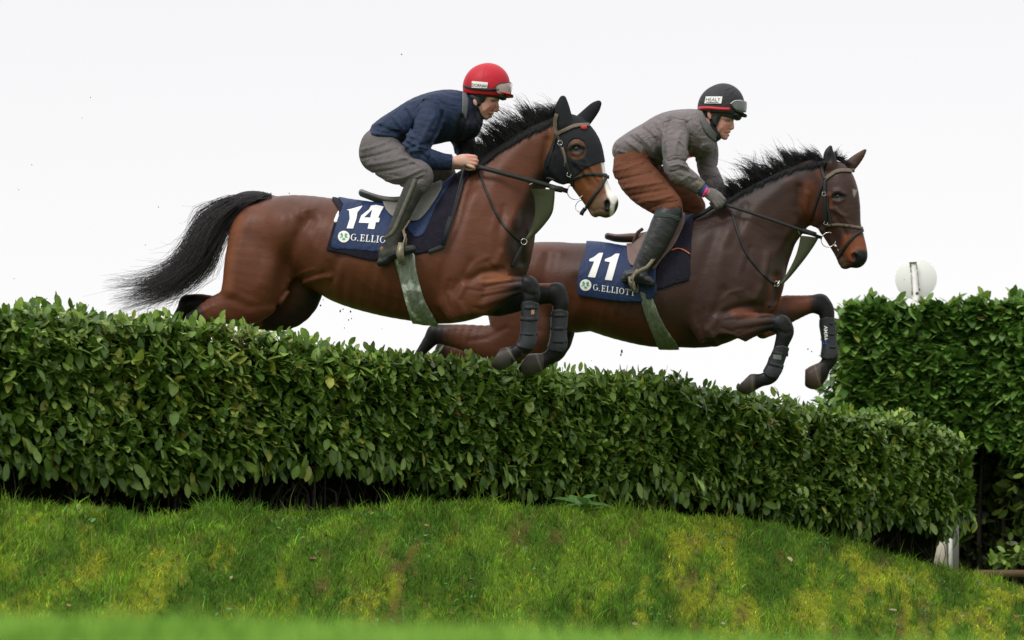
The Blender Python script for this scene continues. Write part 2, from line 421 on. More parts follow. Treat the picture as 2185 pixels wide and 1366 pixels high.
def strands(roots, ctrl, r0=.0013, n=7, r1=.0003):
    """many thin hairs: roots (m,3), ctrl list of (m,3) control points; returns one mesh"""
    P = np.stack([roots] + list(ctrl), 1); m, c, _ = P.shape
    out = []; ts = np.linspace(0, c - 1, n)
    Q = np.concatenate([2 * P[:, :1] - P[:, 1:2], P, 2 * P[:, -1:] - P[:, -2:-1]], 1)
    for t in ts:
        i = min(int(t), c - 2); f = t - i; p0, p1, p2, p3 = Q[:, i], Q[:, i + 1], Q[:, i + 2], Q[:, i + 3]
        out.append(.5 * ((2 * p1) + (-p0 + p2) * f + (2 * p0 - 5 * p1 + 4 * p2 - p3) * f * f + (-p0 + 3 * p1 - 3 * p2 + p3) * f ** 3))
    C = np.stack(out, 1); T = np.gradient(C, axis=1); T /= np.linalg.norm(T, axis=2)[..., None] + 1e-9
    B = np.cross(T, np.array([0, -1., 0.1])); B /= np.linalg.norm(B, axis=2)[..., None] + 1e-9; N = np.cross(B, T)
    r0 = np.broadcast_to(r0, (m,)); rad = r0[:, None] + (r1 - r0)[:, None] * np.linspace(0, 1, n)[None] ** 1.5
    V = np.stack([C + rad[..., None] * (math.cos(a) * B + math.sin(a) * N) for a in (0, 2.094, 4.189)], 2)
    V = V.reshape(-1, 3); base = (np.arange(m)[:, None, None] * n + np.arange(n - 1)[None, :, None]) * 3; j = np.arange(3)[None, None]; j2 = (j + 1) % 3
    Qd = np.stack([base + j, base + j2, base + 3 + j2, base + 3 + j], -1).reshape(-1, 4)
    return V, [Qd]
def noise3(X, Y, Z, f, seed=0):
    """cheap smooth pseudo-noise from summed sines"""
    r = np.random.default_rng(seed); o = 0
    for i in range(6):
        k = r.normal(size=3) * f * (1 + .35 * i); p = r.uniform(0, 6.28)
        o = o + np.sin(X * k[0] + Y * k[1] + Z * k[2] + p) / (1 + .25 * i)
    return o / 4.

_tab = np.random.default_rng(99).uniform(-1, 1, (256, 256))
def vn(x, y):
    i = np.floor(x).astype(int); j = np.floor(y).astype(int); u = x - i; v = y - j; u = u * u * (3 - 2 * u); v = v * v * (3 - 2 * v)
    g = lambda a, b: _tab[a & 255, b & 255]
    return (g(i, j) * (1 - u) + g(i + 1, j) * u) * (1 - v) + (g(i, j + 1) * (1 - u) + g(i + 1, j + 1) * u) * v
def fbm(x, y, f, o=4, seed=0):
    """fractal value noise, roughly -1..1"""
    r = 0; am = 1.
    for k in range(o): r = r + am * vn(x * f + seed * 17.3 + k * 5.1, y * f - seed * 9.7 + k * 3.3); f *= 2.03; am *= .55
    return r * .85
# ------------------------------------------------------------------ ground, bank and grass
KX = 1.443e-4; HO = np.array([-2.477, 15.92]); HT = np.array([.639, .769]); HN = np.array([.769, -.639])
def hd(px): return 15.92 / (1 - KX * np.asarray(px, float))
def hu(px): return (hd(px) - 15.92) / .769
def upx(px, s):
    """hedge-line position u of the point seen in photo column px, s metres in front of the line; and its depth"""
    k = (np.asarray(px, float) - 1092.5) / F; u = (k * (HO[1] + HN[1] * s) - HO[0] - HN[0] * s) / (HT[0] - k * HT[1])
    return u, HO[1] + HT[1] * u + HN[1] * s
def hw(u, s): return HO[0] + HT[0] * u + HN[0] * s, HO[1] + HT[1] * u + HN[1] * s
CREST_PX = [(-900, 1058), (-400, 1060), (-150, 1062), (0, 1072), (90, 1070), (180, 1080), (300, 1100), (400, 1090), (500, 1080), (750, 1085), (1000, 1080), (1200, 1080), (1350, 1082), (1500, 1105), (1600, 1122), (1700, 1140), (1800, 1160), (1900, 1185), (2000, 1205), (2100, 1238), (2185, 1268), (2400, 1330)]
_cx = np.array([c[0] for c in CREST_PX], float); _cu, _cd = upx(_cx, .5); _cz = EYE + (HZ - np.array([c[1] for c in CREST_PX], float)) * _cd / F - .02
def ground(x, y):
    x = np.asarray(x, float); y = np.asarray(y, float)
    dx, dy = x - HO[0], y - HO[1]; u = dx * HT[0] + dy * HT[1]; s = dx * HN[0] + dy * HN[1]
    cz = np.interp(u, _cu, _cz)
    f = 1 - ss(.5, 3.0, s) * .55 - .45 * ss(.38, 1.8, s)
    back = 1 - .55 * ss(-.9, -4, s)
    lump = .05 * fbm(x, y, 1.3, 2, 1) + .032 * fbm(x, y, 4.5, 3, 2) + .022 * fbm(x, y, 14, 2, 3)
    m = f * back; z = cz * m + lump * ss(.25, .6, s) * (s < 4) * ss(-.2, .25, f) + (-.05 * np.exp(-((s + .1) / .35) ** 2))
    far = ss(14, 60, np.hypot(x, y - 12)); z = z * (1 - far)
    mound = (.283 - .034 * x + .006 * noise3(x, y, 0, 3, 9)) * ss(1.5, 4.6, y) * (1 - ss(6.2, 9.5, y)) * (1 - ss(6, 14, np.abs(x)))
    return np.maximum(z, 0) * (y > -500) + np.maximum(mound, 0) + .01 * noise3(x, y, 0, 1.3, 8) * (1 - far)
G_DEEP, G_MID, G_YEL, G_BRN = np.array([.052, .116, .010]), np.array([.108, .192, .015]), np.array([.30, .315, .020]), np.array([.16, .10, .035])
def gcol(x, y, amt=1.0):
    dx, dy = x - HO[0], y - HO[1]; s = dx * HN[0] + dy * HN[1]; u = dx * HT[0] + dy * HT[1]
    p, q = x + .25 * s, s * .55 + .12 * x
    a = ss(-.45, .45, fbm(p, q, 5.5, 5, 5))[:, None]; c = G_DEEP * (1 - a) + G_MID * a
    bank = ss(.45, .85, s) * ss(3.8, 2.6, s) * ss(11, 13, y)
    yb = .04 + .20 * ss(1.5, 6.5, u)
    f1 = .36 * fbm(p, q, 2.4, 3, 6) + .55 * fbm(p, q, 9, 4, 16) + .40 * fbm(p, q, 40, 2, 17)
    ym = ss(.16 - yb, .62 - yb, f1) * bank * amt
    c = c * (1 - ym[:, None] * .6) + G_YEL * ym[:, None] * .6
    bm = ss(.36, .62, .45 * fbm(p, q, 3.6, 3, 8) + .6 * fbm(p, q, 13, 4, 18) + .2 * fbm(p, q, 50, 2, 19)) * bank * .75
    under = ss(.42, .1, s) * ss(-2, -.5, s); bm = np.maximum(bm, under * .95)
    c = c * (1 - bm[:, None] * .8) + G_BRN * .8 * bm[:, None] * .8
    near = (1 - ss(9, 11, y))[:, None]; c = c * (1 - near) + np.array([.12, .26, .030]) * near
    return c, ym, bm
def axis(lo, hi, segs):
    out = []
    for a, b, st in segs: out += list(np.arange(a, b, st))
    return np.array(out + [segs[-1][1]])
gx = axis(0, 0, [(-900, -100, 100), (-100, -20, 8), (-20, -5.5, 1.2), (-5.5, -3.6, .2), (-3.6, 4.4, .035), (4.4, 6.5, .2), (6.5, 20, 1.2), (20, 100, 8), (100, 900, 100)])
gy = axis(0, 0, [(-60, -4, 8), (-4, 3, .5), (3, 12.5, .15), (12.5, 25, .035), (25, 27, .2), (27, 50, 2), (50, 200, 15), (200, 2000, 150)])
GX, GY = np.meshgrid(gx, gy, indexing='ij'); x, y = GX.ravel(), GY.ravel(); z = ground(x, y)
nx, ny = len(gx), len(gy); I, J = np.meshgrid(np.arange(nx - 1), np.arange(ny - 1), indexing='ij')
Q = np.stack([I * ny + J, (I + 1) * ny + J, (I + 1) * ny + J + 1, I * ny + J + 1], -1).reshape(-1, 4)
c, _, _ = gcol(x, y)
m_ground = mat('turf_soil', attr=True, rough=.95, var=.35, vscale=60, bump=.012, bscale=90, spec=.1)
g = mk('ground', np.stack([x, y, z], 1), Q, m_ground, None, c * .8); tag(g, kind='structure')

m_grass = mat('grass_blade', attr=True, rough=.6, var=.15, vscale=25, spec=.10, trans=.22)
def blades(x, y, L, wd, c, lean=.5, bend=.5):
    n = len(x); z = ground(x, y) - .003; az = rng.uniform(0, 2 * PI, n); le = np.abs(rng.normal(0, lean, n)) * L
    d = np.stack([np.cos(az) * le, np.sin(az) * le, L * np.ones(n)], 1)
    wa = rng.uniform(0, PI, n); w = np.stack([np.cos(wa), np.sin(wa) * .5, np.zeros(n)], 1) * wd[:, None]
    b = np.stack([x, y, z], 1); mid = b + d * .55 + 0; tip = b + d * np.array([1.35, 1.35, .9])
    V = np.stack([b - w, b + w, mid - w * .8, mid + w * .8, tip], 1).reshape(-1, 3)
    i = np.arange(n)[:, None] * 5
    cv = np.stack([c * .8, c * .8, c, c, c * 1.15], 1).reshape(-1, 3)  # bases darkened, tips lightened: shade among the blades put into colour
    return V, i + np.array([[0, 1, 3, 2]]), i + np.array([[2, 3, 4]]), cv
def add_blades(name, x, y, L, wd, c, **k):
    V, q, t, cv = blades(x, y, L, wd, c, **k); o = mk(name, V, [q, t], m_grass, None, cv, smooth=False); return o
n = 360000
u = rng.uniform(-2.2, 12.2, n); s = .25 + rng.beta(1.1, 1.25, n) * 2.5; x, y = hw(u, s)
vis = np.abs(x / y) < .175; x, y, s, u = x[vis], y[vis], s[vis], u[vis]
c, ym, bm = gcol(x, y); keep = (rng.uniform(size=len(x)) > bm * .6)
x, y, s, u, c, ym, bm = [q[keep] for q in (x, y, s, u, c, ym, bm)]; n = len(x)
tuft = ss(.1, .5, fbm(x, y, 5, 3, 12)); fine_ = fbm(x, y, 22, 3, 13)[:, None]
L = rng.gamma(4, .0058, n) * (1 + 1.0 * tuft) * (1 - .55 * np.clip(ym + bm, 0, 1)) + .006
tall = rng.uniform(size=n) < .012; L[tall] *= 1.9
edge = (s < .55) & (rng.uniform(size=n) < .10); L[edge] *= 1.7
jit = (1 + .55 * fine_) * np.clip(rng.normal(1, .34, (n, 1)), .25, 2) * (1 + rng.normal(0, .07, (n, 3))); c = np.clip(c * jit * 1.5, .004, 1)  # tone jitter; the dark blades stand in for tiny shadows
dry = rng.uniform(size=n) < .07 + .12 * np.clip(ym + bm, 0, 1); c[dry] = np.array([.24, .20, .08]) * rng.uniform(.5, 1, (dry.sum(), 1))
tg = add_blades('bank_grass', x, y, L, rng.uniform(.0011, .0028, n), c, lean=.6)
tag(tg, 'rough mossy grass covering the bank below the long laurel hedge', 'grass', kind='stuff')
n = 52000
x = rng.uniform(-1.5, 1.5, n); y = 4.0 + rng.uniform(0, 1, n) ** 1.1 * 2.9
a = ss(-.8, .8, noise3(x, y, 0, 7, 41))[:, None]
c = (np.array([.125, .270, .032]) * (1 - a) + np.array([.25, .42, .070]) * a) * rng.normal(1, .15, (n, 1))
ng = add_blades('foreground_grass', x, y, rng.gamma(9, .0042, n), rng.uniform(.0010, .0020, n), np.clip(c * 1.05, .01, 1), lean=.35)
tag(ng, 'out of focus bright mown grass nearest the camera', 'grass', kind='stuff')

# ------------------------------------------------------------------ laurel hedges
def leaf_template(seg=4, crv=.16, fold=.10):
    t = np.array([0, .14, .42, .72, .92, 1.]) if seg == 4 else np.linspace(0, 1, seg + 1); seg = len(t) - 1; wv = np.interp(t, [0, .14, .42, .72, .92, 1], [0, .11, .20, .19, .085, 0]); V = [(0, 0, 0)]; Fq = []; Ft = []
    for a in t[1:-1]:
        wq = np.interp(a, t, wv); zc = -crv * a * a
        V += [(a, -wq, zc + fold * wq * 2), (a, 0, zc), (a, wq, zc + fold * wq * 2)]
    V.append((1, 0, -crv)); m = seg - 1
    Ft += [(0, 1, 2), (0, 2, 3)]
    for i in range(m - 1):
        b = 1 + 3 * i; Fq += [(b, b + 3, b + 4, b + 1), (b + 1, b + 4, b + 5, b + 2)]
    b = 1 + 3 * (m - 1); e = len(V) - 1; Ft += [(b, e, b + 1), (b + 1, e, b + 2)]
    return np.array(V), np.array(Fq), np.array(Ft)
def nrm(a): return a / (np.linalg.norm(a, axis=1)[:, None] + 1e-9)
def leaves(P, d, g, size, colr, seg=4, crv=.16):
    T, Fq, Ft = leaf_template(seg, crv); d = nrm(d); yv = nrm(np.cross(g, d)); zv = np.cross(d, yv); n = len(P)
    k = rng.uniform(.95, 1.4, n)
    V = P[:, None] + size[:, None, None] * (T[None, :, 0:1] * d[:, None] + T[None, :, 1:2] * yv[:, None] * k[:, None, None] + T[None, :, 2:3] * zv[:, None] * rng.uniform(.2, 1.8, (n, 1, 1)))
    m = len(T); off = (np.arange(n) * m)[:, None, None]
    mid = np.abs(T[:, 1]) < 1e-6; sh = np.where(mid, 1.22, 1.0)
    cc = colr[:, None] * sh[None, :, None] * (1 + np.zeros((n, m, 1)))
    return V.reshape(-1, 3), [(Fq[None] + off).reshape(-1, 4), (Ft[None] + off).reshape(-1, 3)], cc.reshape(-1, 3)
m_leaf = mat('laurel_leaf', attr=True, rough=.40, var=.2, vscale=90, spec=.30, trans=.22)
m_twig = mat('hedge_twig', (.016, .012, .008), rough=.9, var=.4, vscale=30)
m_core = mat('hedge_core', (.010, .014, .006), rough=1, var=.6, vscale=14, spec=.0, bump=.03, bscale=20)
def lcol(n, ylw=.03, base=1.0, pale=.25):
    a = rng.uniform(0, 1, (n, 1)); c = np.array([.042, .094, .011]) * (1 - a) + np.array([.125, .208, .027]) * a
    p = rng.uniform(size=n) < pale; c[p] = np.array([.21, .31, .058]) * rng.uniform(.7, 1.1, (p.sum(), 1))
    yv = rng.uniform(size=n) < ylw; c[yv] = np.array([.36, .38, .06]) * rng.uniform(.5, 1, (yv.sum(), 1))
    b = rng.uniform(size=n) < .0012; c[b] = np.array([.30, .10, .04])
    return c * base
TOPZ = EYE + 810 * 15.92 / F * .975 - .028
_tpx = [(-900, 0), (0, -.012), (120, .03), (300, .02), (450, .055), (600, .02), (800, .0), (1000, .035), (1150, -.01), (1400, .035), (1600, .0), (1800, -.03), (1950, -.03), (2050, -.10), (2090, -.22)]
_tu = upx([a for a, b in _tpx], .2)[0]; _tv = np.array([b for a, b in _tpx])
_bpx = [(-900, 965), (0, 960), (130, 978), (250, 1000), (380, 1012), (520, 985), (650, 975), (800, 975), (950, 995), (1200, 1030), (1350, 1035), (1500, 1035), (1650, 1065), (1750, 1090), (1870, 1115), (1900, 1090), (1950, 1096), (2030, 1108), (2050, 1130), (2090, 1100)]
_bu, _bd = upx([a for a, b in _bpx], .22); _bz = EYE + (HZ - np.array([b for a, b in _bpx], float)) * _bd / F
UEND = float(upx(2085, .2)[0]); THK = .25
def hedge_surface(n, depth, face):
    """random points in a layer below the clipped surface of the long hedge; returns position, outward"""
    if face == 'front':
        u = -3.2 + (UEND + 3.2) * rng.uniform(0, 1, n) ** .9; zt = TOPZ + np.interp(u, _tu, _tv); zb = np.interp(u, _bu, _bz)
        v = rng.beta(1.15, 1.0, n); z = zb - .10 * rng.uniform(0, 1, n) ** 2 + (zt - zb) * v
        rd = .10 * ss(.8, 1, v) + .05 * ss(.25, 0, v)
        s = THK - rd - np.abs(rng.normal(0, depth, n)) + .07 * fbm(u, z, 3, 2, 51) + .05 * fbm(u, z, 9, 2, 52)
        s -= .30 * ss(UEND - .35, UEND, u) ** 2
        o = np.stack([np.full(n, 1.), np.zeros(n), ss(.8, 1.05, v) * .9 - .3 * ss(.3, 0, v)], 1); o[:, 1] = ss(UEND - .4, UEND, u)
    elif face == 'back':
        u = rng.uniform(-3.2, UEND, n); zt = TOPZ + np.interp(u, _tu, _tv); zb = np.interp(u, _bu, _bz) - .05; v = rng.uniform(0, 1, n); z = zb + (zt - zb) * v
        s = -THK + rng.normal(0, .04, n); o = np.stack([np.full(n, -1.), np.zeros(n), np.zeros(n)], 1)
    elif face == 'top':
        u = rng.uniform(-3.2, UEND - .03, n); s = rng.uniform(-THK, THK - .02, n)
        zt = TOPZ + np.interp(u, _tu, _tv) + .035 * fbm(u, s, 4, 2, 53) + .03 * fbm(u, s, 12, 2, 54)
        z = zt - np.abs(rng.normal(0, depth, n)) - .05 * (np.abs(s) / THK) ** 3; o = np.stack([.3 * s / THK, np.zeros(n), np.ones(n)], 1)
    else:
        s = rng.uniform(-THK, THK * .8, n); zt = TOPZ - .17; zb = np.interp(UEND, _bu, _bz); z = zb + (zt - zb) * rng.uniform(0, 1, n)
        u = UEND + rng.normal(0, .035, n) - .15 * (s / THK) ** 2 + .04 * noise3(s, z, 0, 7, 55); o = np.stack([.2 * np.ones(n), np.ones(n), .2 * np.ones(n)], 1)
    x, y = hw(u, s); P = np.stack([x, y, z], 1)
    O = np.stack([HN[0] * o[:, 0] + HT[0] * o[:, 1], HN[1] * o[:, 0] + HT[1] * o[:, 1], o[:, 2]], 1)
    return P, nrm(O), u
hedge = empty('laurel_hedge', (*hw(3.0, 0), ground(*hw(3.0, 0)) - .02), 'long clipped dark green laurel hedge that both horses are jumping', 'hedge')
Vs = []; Cs = []
for face, n, depth in (('front', 25000, .055), ('front', 8000, .11), ('top', 8000, .03), ('end', 1000, .03), ('back', 2500, .03)):
    P, O, u = hedge_surface(n, depth, face)
    up = np.array([0, 0, 1.]); R = rng.normal(0, 1, (n, 3))
    if face == 'top': d = O * .55 + up * .25 + R * .6; g = O + R * .6
    else: d = O * .55 - up * .22 + R * .70; g = up * .9 + O * .8 + R * .60
    size = (.044 + .064 * rng.beta(1.2, 1.3, n)) * np.interp(u, [-3, 0, 9], [1.05, 1.0, .98])
    if face == 'top': size *= .85
    c = lcol(n, .03); py_ = np.exp(-((u - float(upx(500,.2)[0])) / .16) ** 2) + .9 * np.exp(-((u - float(upx(255,.2)[0])) / .12) ** 2) * (P[:, 2] > 1.5) + .5 * np.exp(-((u - float(upx(720,.2)[0])) / .1) ** 2)
    yy = rng.uniform(size=n) < py_ * .38 * (P[:, 2] > 1.45); c[yy] = np.array([.25, .29, .05]) * rng.uniform(.55, 1.05, (yy.sum(), 1))
    V, f, cc = leaves(P - d * size[:, None] * .4, d, g, size, c); Vs.append((V, f)); Cs.append(cc)
# leaf whorls breaking the clipped top line, and big leaves hanging from the lower edge
n = 1500; P, O, u = hedge_surface(n, .01, 'top'); d = np.array([0, 0, .8]) + rng.normal(0, .45, (n, 3)); size = rng.uniform(.04, .075, n)
V, f, cc = leaves(P + np.array([0, 0, .01]), d, rng.normal(0, 1, (n, 3)), size, lcol(n, .05, 1.15)); Vs.append((V, f)); Cs.append(cc)
n = 2600; u = rng.uniform(-3, UEND, n); zb = np.interp(u, _bu, _bz); s = rng.uniform(-.1, THK - .02, n); x, y = hw(u, s)
P = np.stack([x, y, zb + rng.uniform(-.06, .10, n)], 1); d = np.array([HN[0] * .25, HN[1] * .25, -1.]) + rng.normal(0, .35, (n, 3)); g = np.array([HN[0], HN[1], .4]) + rng.normal(0, .4, (n, 3))
V, f, cc = leaves(P, d, g, rng.uniform(.06, .105, n), lcol(n, .04, .95)); Vs.append((V, f)); Cs.append(cc)
V, f = merge(Vs); mk('foliage', V, f, m_leaf, hedge, np.concatenate(Cs))
# dark core added to block light through the hedge, then stems down to the soil
uu = np.linspace(-3.3, UEND - .12, 150); parts = []
prof = [(-.14, 0), (-.19, 0), (-.2, .5), (-.17, .93), (-.08, .97), (.05, .96), (.11, .90), (.12, .5), (.09, .06), (.0, 0)]
V = []
for i, u_ in enumerate(uu):
    zt = TOPZ + np.interp(u_, _tu, _tv) - .05; zb = np.interp(u_, _bu, _bz) + .0
    for s_, v_ in prof:
        j = .025 * noise3(u_, s_ * 3, v_ * 3, 7, 57); x, y = hw(u_, s_ + j); V.append((x, y, float(ground(x, y)) - .03 if (v_ == 0 and s_ < -.1) else zb + (zt - zb) * v_ + j))
k = len(prof); i = np.arange(len(uu) - 1)[:, None] * k; j = np.arange(k)[None]; j2 = (j + 1) % k
Q = np.stack([i + j, i + k + j, i + k + j2, i + j2], -1).reshape(-1, 4)
V = np.array(V); e0 = np.vstack([V[:k].mean(0), V[-k:].mean(0)]); V = np.vstack([V, e0]); nV = len(V)
j = np.arange(k); caps = np.concatenate([np.stack([j, (j + 1) % k, np.full(k, nV - 2)], 1), np.stack([(j + 1) % k + len(uu) * k - k, j + len(uu) * k - k, np.full(k, nV - 1)], 1)])
mk('light_block_core', V, [Q, caps], m_core, hedge)
st = []
for i in range(420):
    u_ = rng.uniform(-3.2, UEND - .15); s_ = rng.normal(-.06, .08); x, y = hw(u_, s_); z0 = float(ground(x, y)) - .03; z1 = float(np.interp(u_, _bu, _bz)) + .08
    if z1 < z0 + .05: z1 = z0 + .15
    q = [np.array([x, y, z0])]
    for t in (.35, .7, 1.): q.append(np.array([x, y, z0 + (z1 - z0) * t]) + rng.normal(0, .07, 3) * t)
    st.append(tube(catmull(q, 3), np.linspace(rng.uniform(.002, .011), .003, 10), 5))
V, f = merge(st); mk('stems', V, f, m_twig, hedge)
# back skirt of hedge leaves, colour darkened as shade, closing light gaps below
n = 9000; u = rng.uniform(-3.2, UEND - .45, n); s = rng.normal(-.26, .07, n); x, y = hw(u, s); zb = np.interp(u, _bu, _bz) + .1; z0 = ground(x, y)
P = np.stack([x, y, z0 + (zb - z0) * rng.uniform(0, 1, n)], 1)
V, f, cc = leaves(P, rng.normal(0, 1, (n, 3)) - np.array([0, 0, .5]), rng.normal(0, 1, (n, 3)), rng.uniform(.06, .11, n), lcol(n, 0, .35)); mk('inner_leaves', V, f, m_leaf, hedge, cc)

# taller hedge behind, right
TD = 24.6
def tall_surface(n, depth, face):
    px = 1812 + 640 * rng.uniform(0, 1, n) ** .9
    if face == 'top':
        y = TD + rng.uniform(-.45, .6, n); x = (px - 1092.5) * TD / F; z = EYE + (HZ - 672) * TD / F + .02 * noise3(x, y, 0, 6, 61) - np.abs(rng.normal(0, .02, n)) + .05 * ss(2040, 2185, px) + .04 * fbm(x, y, 5, 2, 67) - .05 * np.exp(-((px - 1955) / 45) ** 2)
        o = np.tile([0, 0, 1.], (n, 1))
    elif face == 'side':
        y = TD + rng.uniform(-.45, .6, n); z = EYE + (HZ - rng.uniform(650, 900, n)) * TD / F; x = (1822 - 1092.5) * TD / F + rng.normal(0, .06, n) + .24 * fbm(z, y, 3, 3, 62); o = np.tile([-1., -.25, .1], (n, 1))
    else:
        row0 = rng.uniform(662, 900, n); px = np.where(px < 1850, px + 62 * fbm(row0 * .02, row0 * 0, 1, 3, 66), px); x = (px - 1092.5) * TD / F; row = 662 + (np.interp(px, [1800, 1900, 2000, 2100, 2185, 2450], [870, 905, 930, 960, 1010, 1060]) - 662) * rng.beta(1, 1.05, n)
        z = EYE + (HZ - row) * TD / F; y = TD - .45 + np.abs(rng.normal(0, depth, n)) + .09 * noise3(x, z, 0, 3.4, 63) + .05 * noise3(x, z, 0, 9, 64) + .10 * ss(680, 640, row) - .16 * ss(2020, 2180, px) ; o = np.tile([0, -1., .1], (n, 1)); o[:, 2] += .8 * ss(690, 640, row)
    return np.stack([x, y, z], 1), nrm(o)
th = empty('laurel_hedge', ((2120 - 1092.5) * TD / F, TD + .1, float(ground((2120 - 1092.5) * TD / F, TD))), 'taller bushier laurel hedge with bigger leaves, beyond the end of the jumped hedge', 'hedge')
Vs = []; Cs = []
for face, n, depth in (('front', 5200, .05), ('front', 4200, .16), ('top', 2300, .02), ('side', 1100, .03)):
    P, O = tall_surface(n, depth, face); R = rng.normal(0, 1, (n, 3)); up = np.array([0, 0, 1.])
    if face == 'top': d = O * .7 + R * .5; g = O * .5 + R * .7
    else: d = O * .8 - up * .10 + R * .55; g = up * 1.1 + O * .7 + R * .4
    size = rng.uniform(.085, .15, n); V, f, cc = leaves(P - d * size[:, None] * .4, d, g, size, lcol(n, .008, np.array([.85, 1., 1.15]), .25), seg=4); Vs.append((V, f)); Cs.append(cc)
for cx, cy, hh in ((1800, 690, 1), (1796, 735, 1), (1794, 800, .8), (1800, 850, .8), (1808, 665, 1), (1790, 705, .8), (1802, 760, .9), (1816, 720, .9), (1845, 640, .9), (1835, 665, .8), (2020, 640, .6), (2150, 632, .6), (1960, 640, .5), (1808, 770, .8), (1822, 830, .7), (2085, 636, .5), (1900, 640, .5)):
    n = 13; P = np.tile(W(cx + 12, cy + 20, TD, -.35), (n, 1)) + np.stack([np.linspace(0, -.06, n) if cx < 1840 else np.zeros(n), rng.normal(0, .02, n), np.linspace(0, .09, n) * hh], 1)
    d = rng.normal(0, .7, (n, 3)) + np.array([-.3 if cx < 1840 else 0, -.2, .55]); V, f, cc = leaves(P, d, np.array([0, -.4, 1.]) + rng.normal(0, .4, (n, 3)), rng.uniform(.08, .13, n), lcol(n, .0, 1.1, .3)); Vs.append((V, f)); Cs.append(cc)
n = 700; P = np.stack([rng.uniform(3.62, 4.6, n), TD + rng.normal(-.2, .2, n), EYE + (HZ - rng.uniform(960, 1210, n)) * TD / F], 1)
V, f, cc = leaves(P, rng.normal(0, 1, (n, 3)), rng.normal(0, 1, (n, 3)), rng.uniform(.07, .12, n), lcol(n, 0, .5)); Vs.append((V, f)); Cs.append(cc)  # leaf colour darkened to give deep shade low in the hedge
for cx, cy in ((2135, 1190), (2160, 1205), (2175, 1185), (2120, 1200)):
    n = 9; P = np.tile(W(cx, cy, 23.9, 0), (n, 1)) + rng.normal(0, .02, (n, 3)); V, f, cc = leaves(P, rng.normal(0, .8, (n, 3)) + np.array([0, -.2, .4]), np.array([0, -.5, 1.]) + rng.normal(0, .4, (n, 3)), rng.uniform(.07, .11, n), lcol(n, .0, 1.1)); Vs.append((V, f)); Cs.append(cc)
V, f = merge(Vs); mk('foliage', V, f, m_leaf, th, np.concatenate(Cs))
st = []
for i in range(420):
    px_ = rng.uniform(1850, 2440); x = (px_ - 1092.5) * TD / F; y = TD + .1 + abs(rng.normal(0, .25)); z0 = float(ground(x, y)) - .05; z1 = EYE + (HZ - rng.uniform(700, 900)) * TD / F
    q = [np.array([x, y, z0])]
    sway = rng.normal(0, .04)
    for t in (.3, .6, 1.): q.append(np.array([x + sway * t, y, z0 + (z1 - z0) * t]) + rng.normal(0, .05, 3))
    st.append(tube(catmull(q, 3), np.linspace(rng.uniform(.006, .03), .006, 10), 5))
V, f = merge(st); mk('stems', V, f, m_twig, th)
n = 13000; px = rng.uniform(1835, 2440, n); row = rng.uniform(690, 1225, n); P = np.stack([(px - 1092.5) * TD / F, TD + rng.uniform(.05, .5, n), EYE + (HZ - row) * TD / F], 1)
V, f, cc = leaves(P, rng.normal(0, 1, (n, 3)), rng.normal(0, 1, (n, 3)), rng.uniform(.09, .15, n), lcol(n, 0, .28)); mk('inner_leaves', V, f, m_leaf, th, cc)  # inner leaves coloured dark, painting the shade inside the hedge

# ------------------------------------------------------------------ marker post, rail panel, plank, dock plant
m_white = mat('weathered_white_paint', (.70, .69, .65), rough=.6, var=.10, vscale=9, spec=.3)
m_disc = mat('pale_disc_plastic', (.80, .80, .76), rough=.5, var=.03, vscale=5)
m_post = mat('cream_post_paint', (.52, .46, .38), rough=.7, var=.25, vscale=10, bump=.002, bscale=40)
m_rust = mat('dark_flaking_gap', (.05, .04, .03), rough=.9, var=.5, vscale=60)
MD = 25.9
mp = empty('marker_post', W(2006, 1300, MD), 'round pale white marker disc on a leaning post behind the taller hedge', 'marker')
c = W(1954.5, 594, MD); R = 44.5 * MD / F; a = np.linspace(0, 2 * PI, 64, endpoint=False)
rim = []
for (rr, yy) in ((0, -.008), (R - .004, -.008), (R, -.005), (R, .005), (R - .004, .008), (0, .008)): rim.append(np.stack([c[0] + rr * np.cos(a), np.full(64, c[1] + yy), c[2] + rr * np.sin(a)], 1))
V = np.concatenate(rim); i = np.arange(5)[:, None] * 64; j = np.arange(64)[None]; Q = np.stack([i + j, i + 64 + j, i + 64 + (j + 1) % 64, i + (j + 1) % 64], -1).reshape(-1, 4)
mk('disc', V, Q, m_disc, mp, smooth=False)
pa, pb = W(1947, 560, MD, -.03), W(2008, 1310, MD, -.03); t = (pb - pa) / np.linalg.norm(pb - pa); bx = np.cross(t, [0, -1, 0]); hwid = 6.5 * MD / F
V = []
for q in (pa, pb):
    for sx, sy in ((-1, -1), (1, -1), (1, 1), (-1, 1)): V.append(q + bx * hwid * sx + np.array([0, .018 * sy, 0]))
mk('post', np.array(V), np.array([[0, 1, 2, 3], [7, 6, 5, 4], [0, 4, 5, 1], [1, 5, 6, 2], [2, 6, 7, 3], [3, 7, 4, 0]]), m_white, mp, smooth=False)
ch = []
for (x0, y0, x1, y1, w_) in ((1940, 561, 1956, 560.5, 1.6), (1942.3, 563, 1943, 570, 1.3), (1943, 572, 1944, 582, .8), (1944.6, 585, 1946, 618, .5), (1946, 620, 1946.4, 630, 1.1), (1955.5, 563, 1957, 575, .9), (1957.5, 578, 1961, 612, .45), (1962, 615, 1962.6, 621, 1.1), (1929.5, 596, 1930, 597.5, .9)):
    A, B = W(x0, y0, MD, -.055), W(x1, y1, MD, -.055); ch.append(band(np.array([A, (A + B) / 2, B]), w_ * MD / F, .004))
ch.append(sphere(W(1957, 626, MD, -.052), 3.6 * MD / F, 12, 8, (1, .2, .8)))
V, f = merge(ch); mk('flaked_paint', V, f, m_rust, mp)
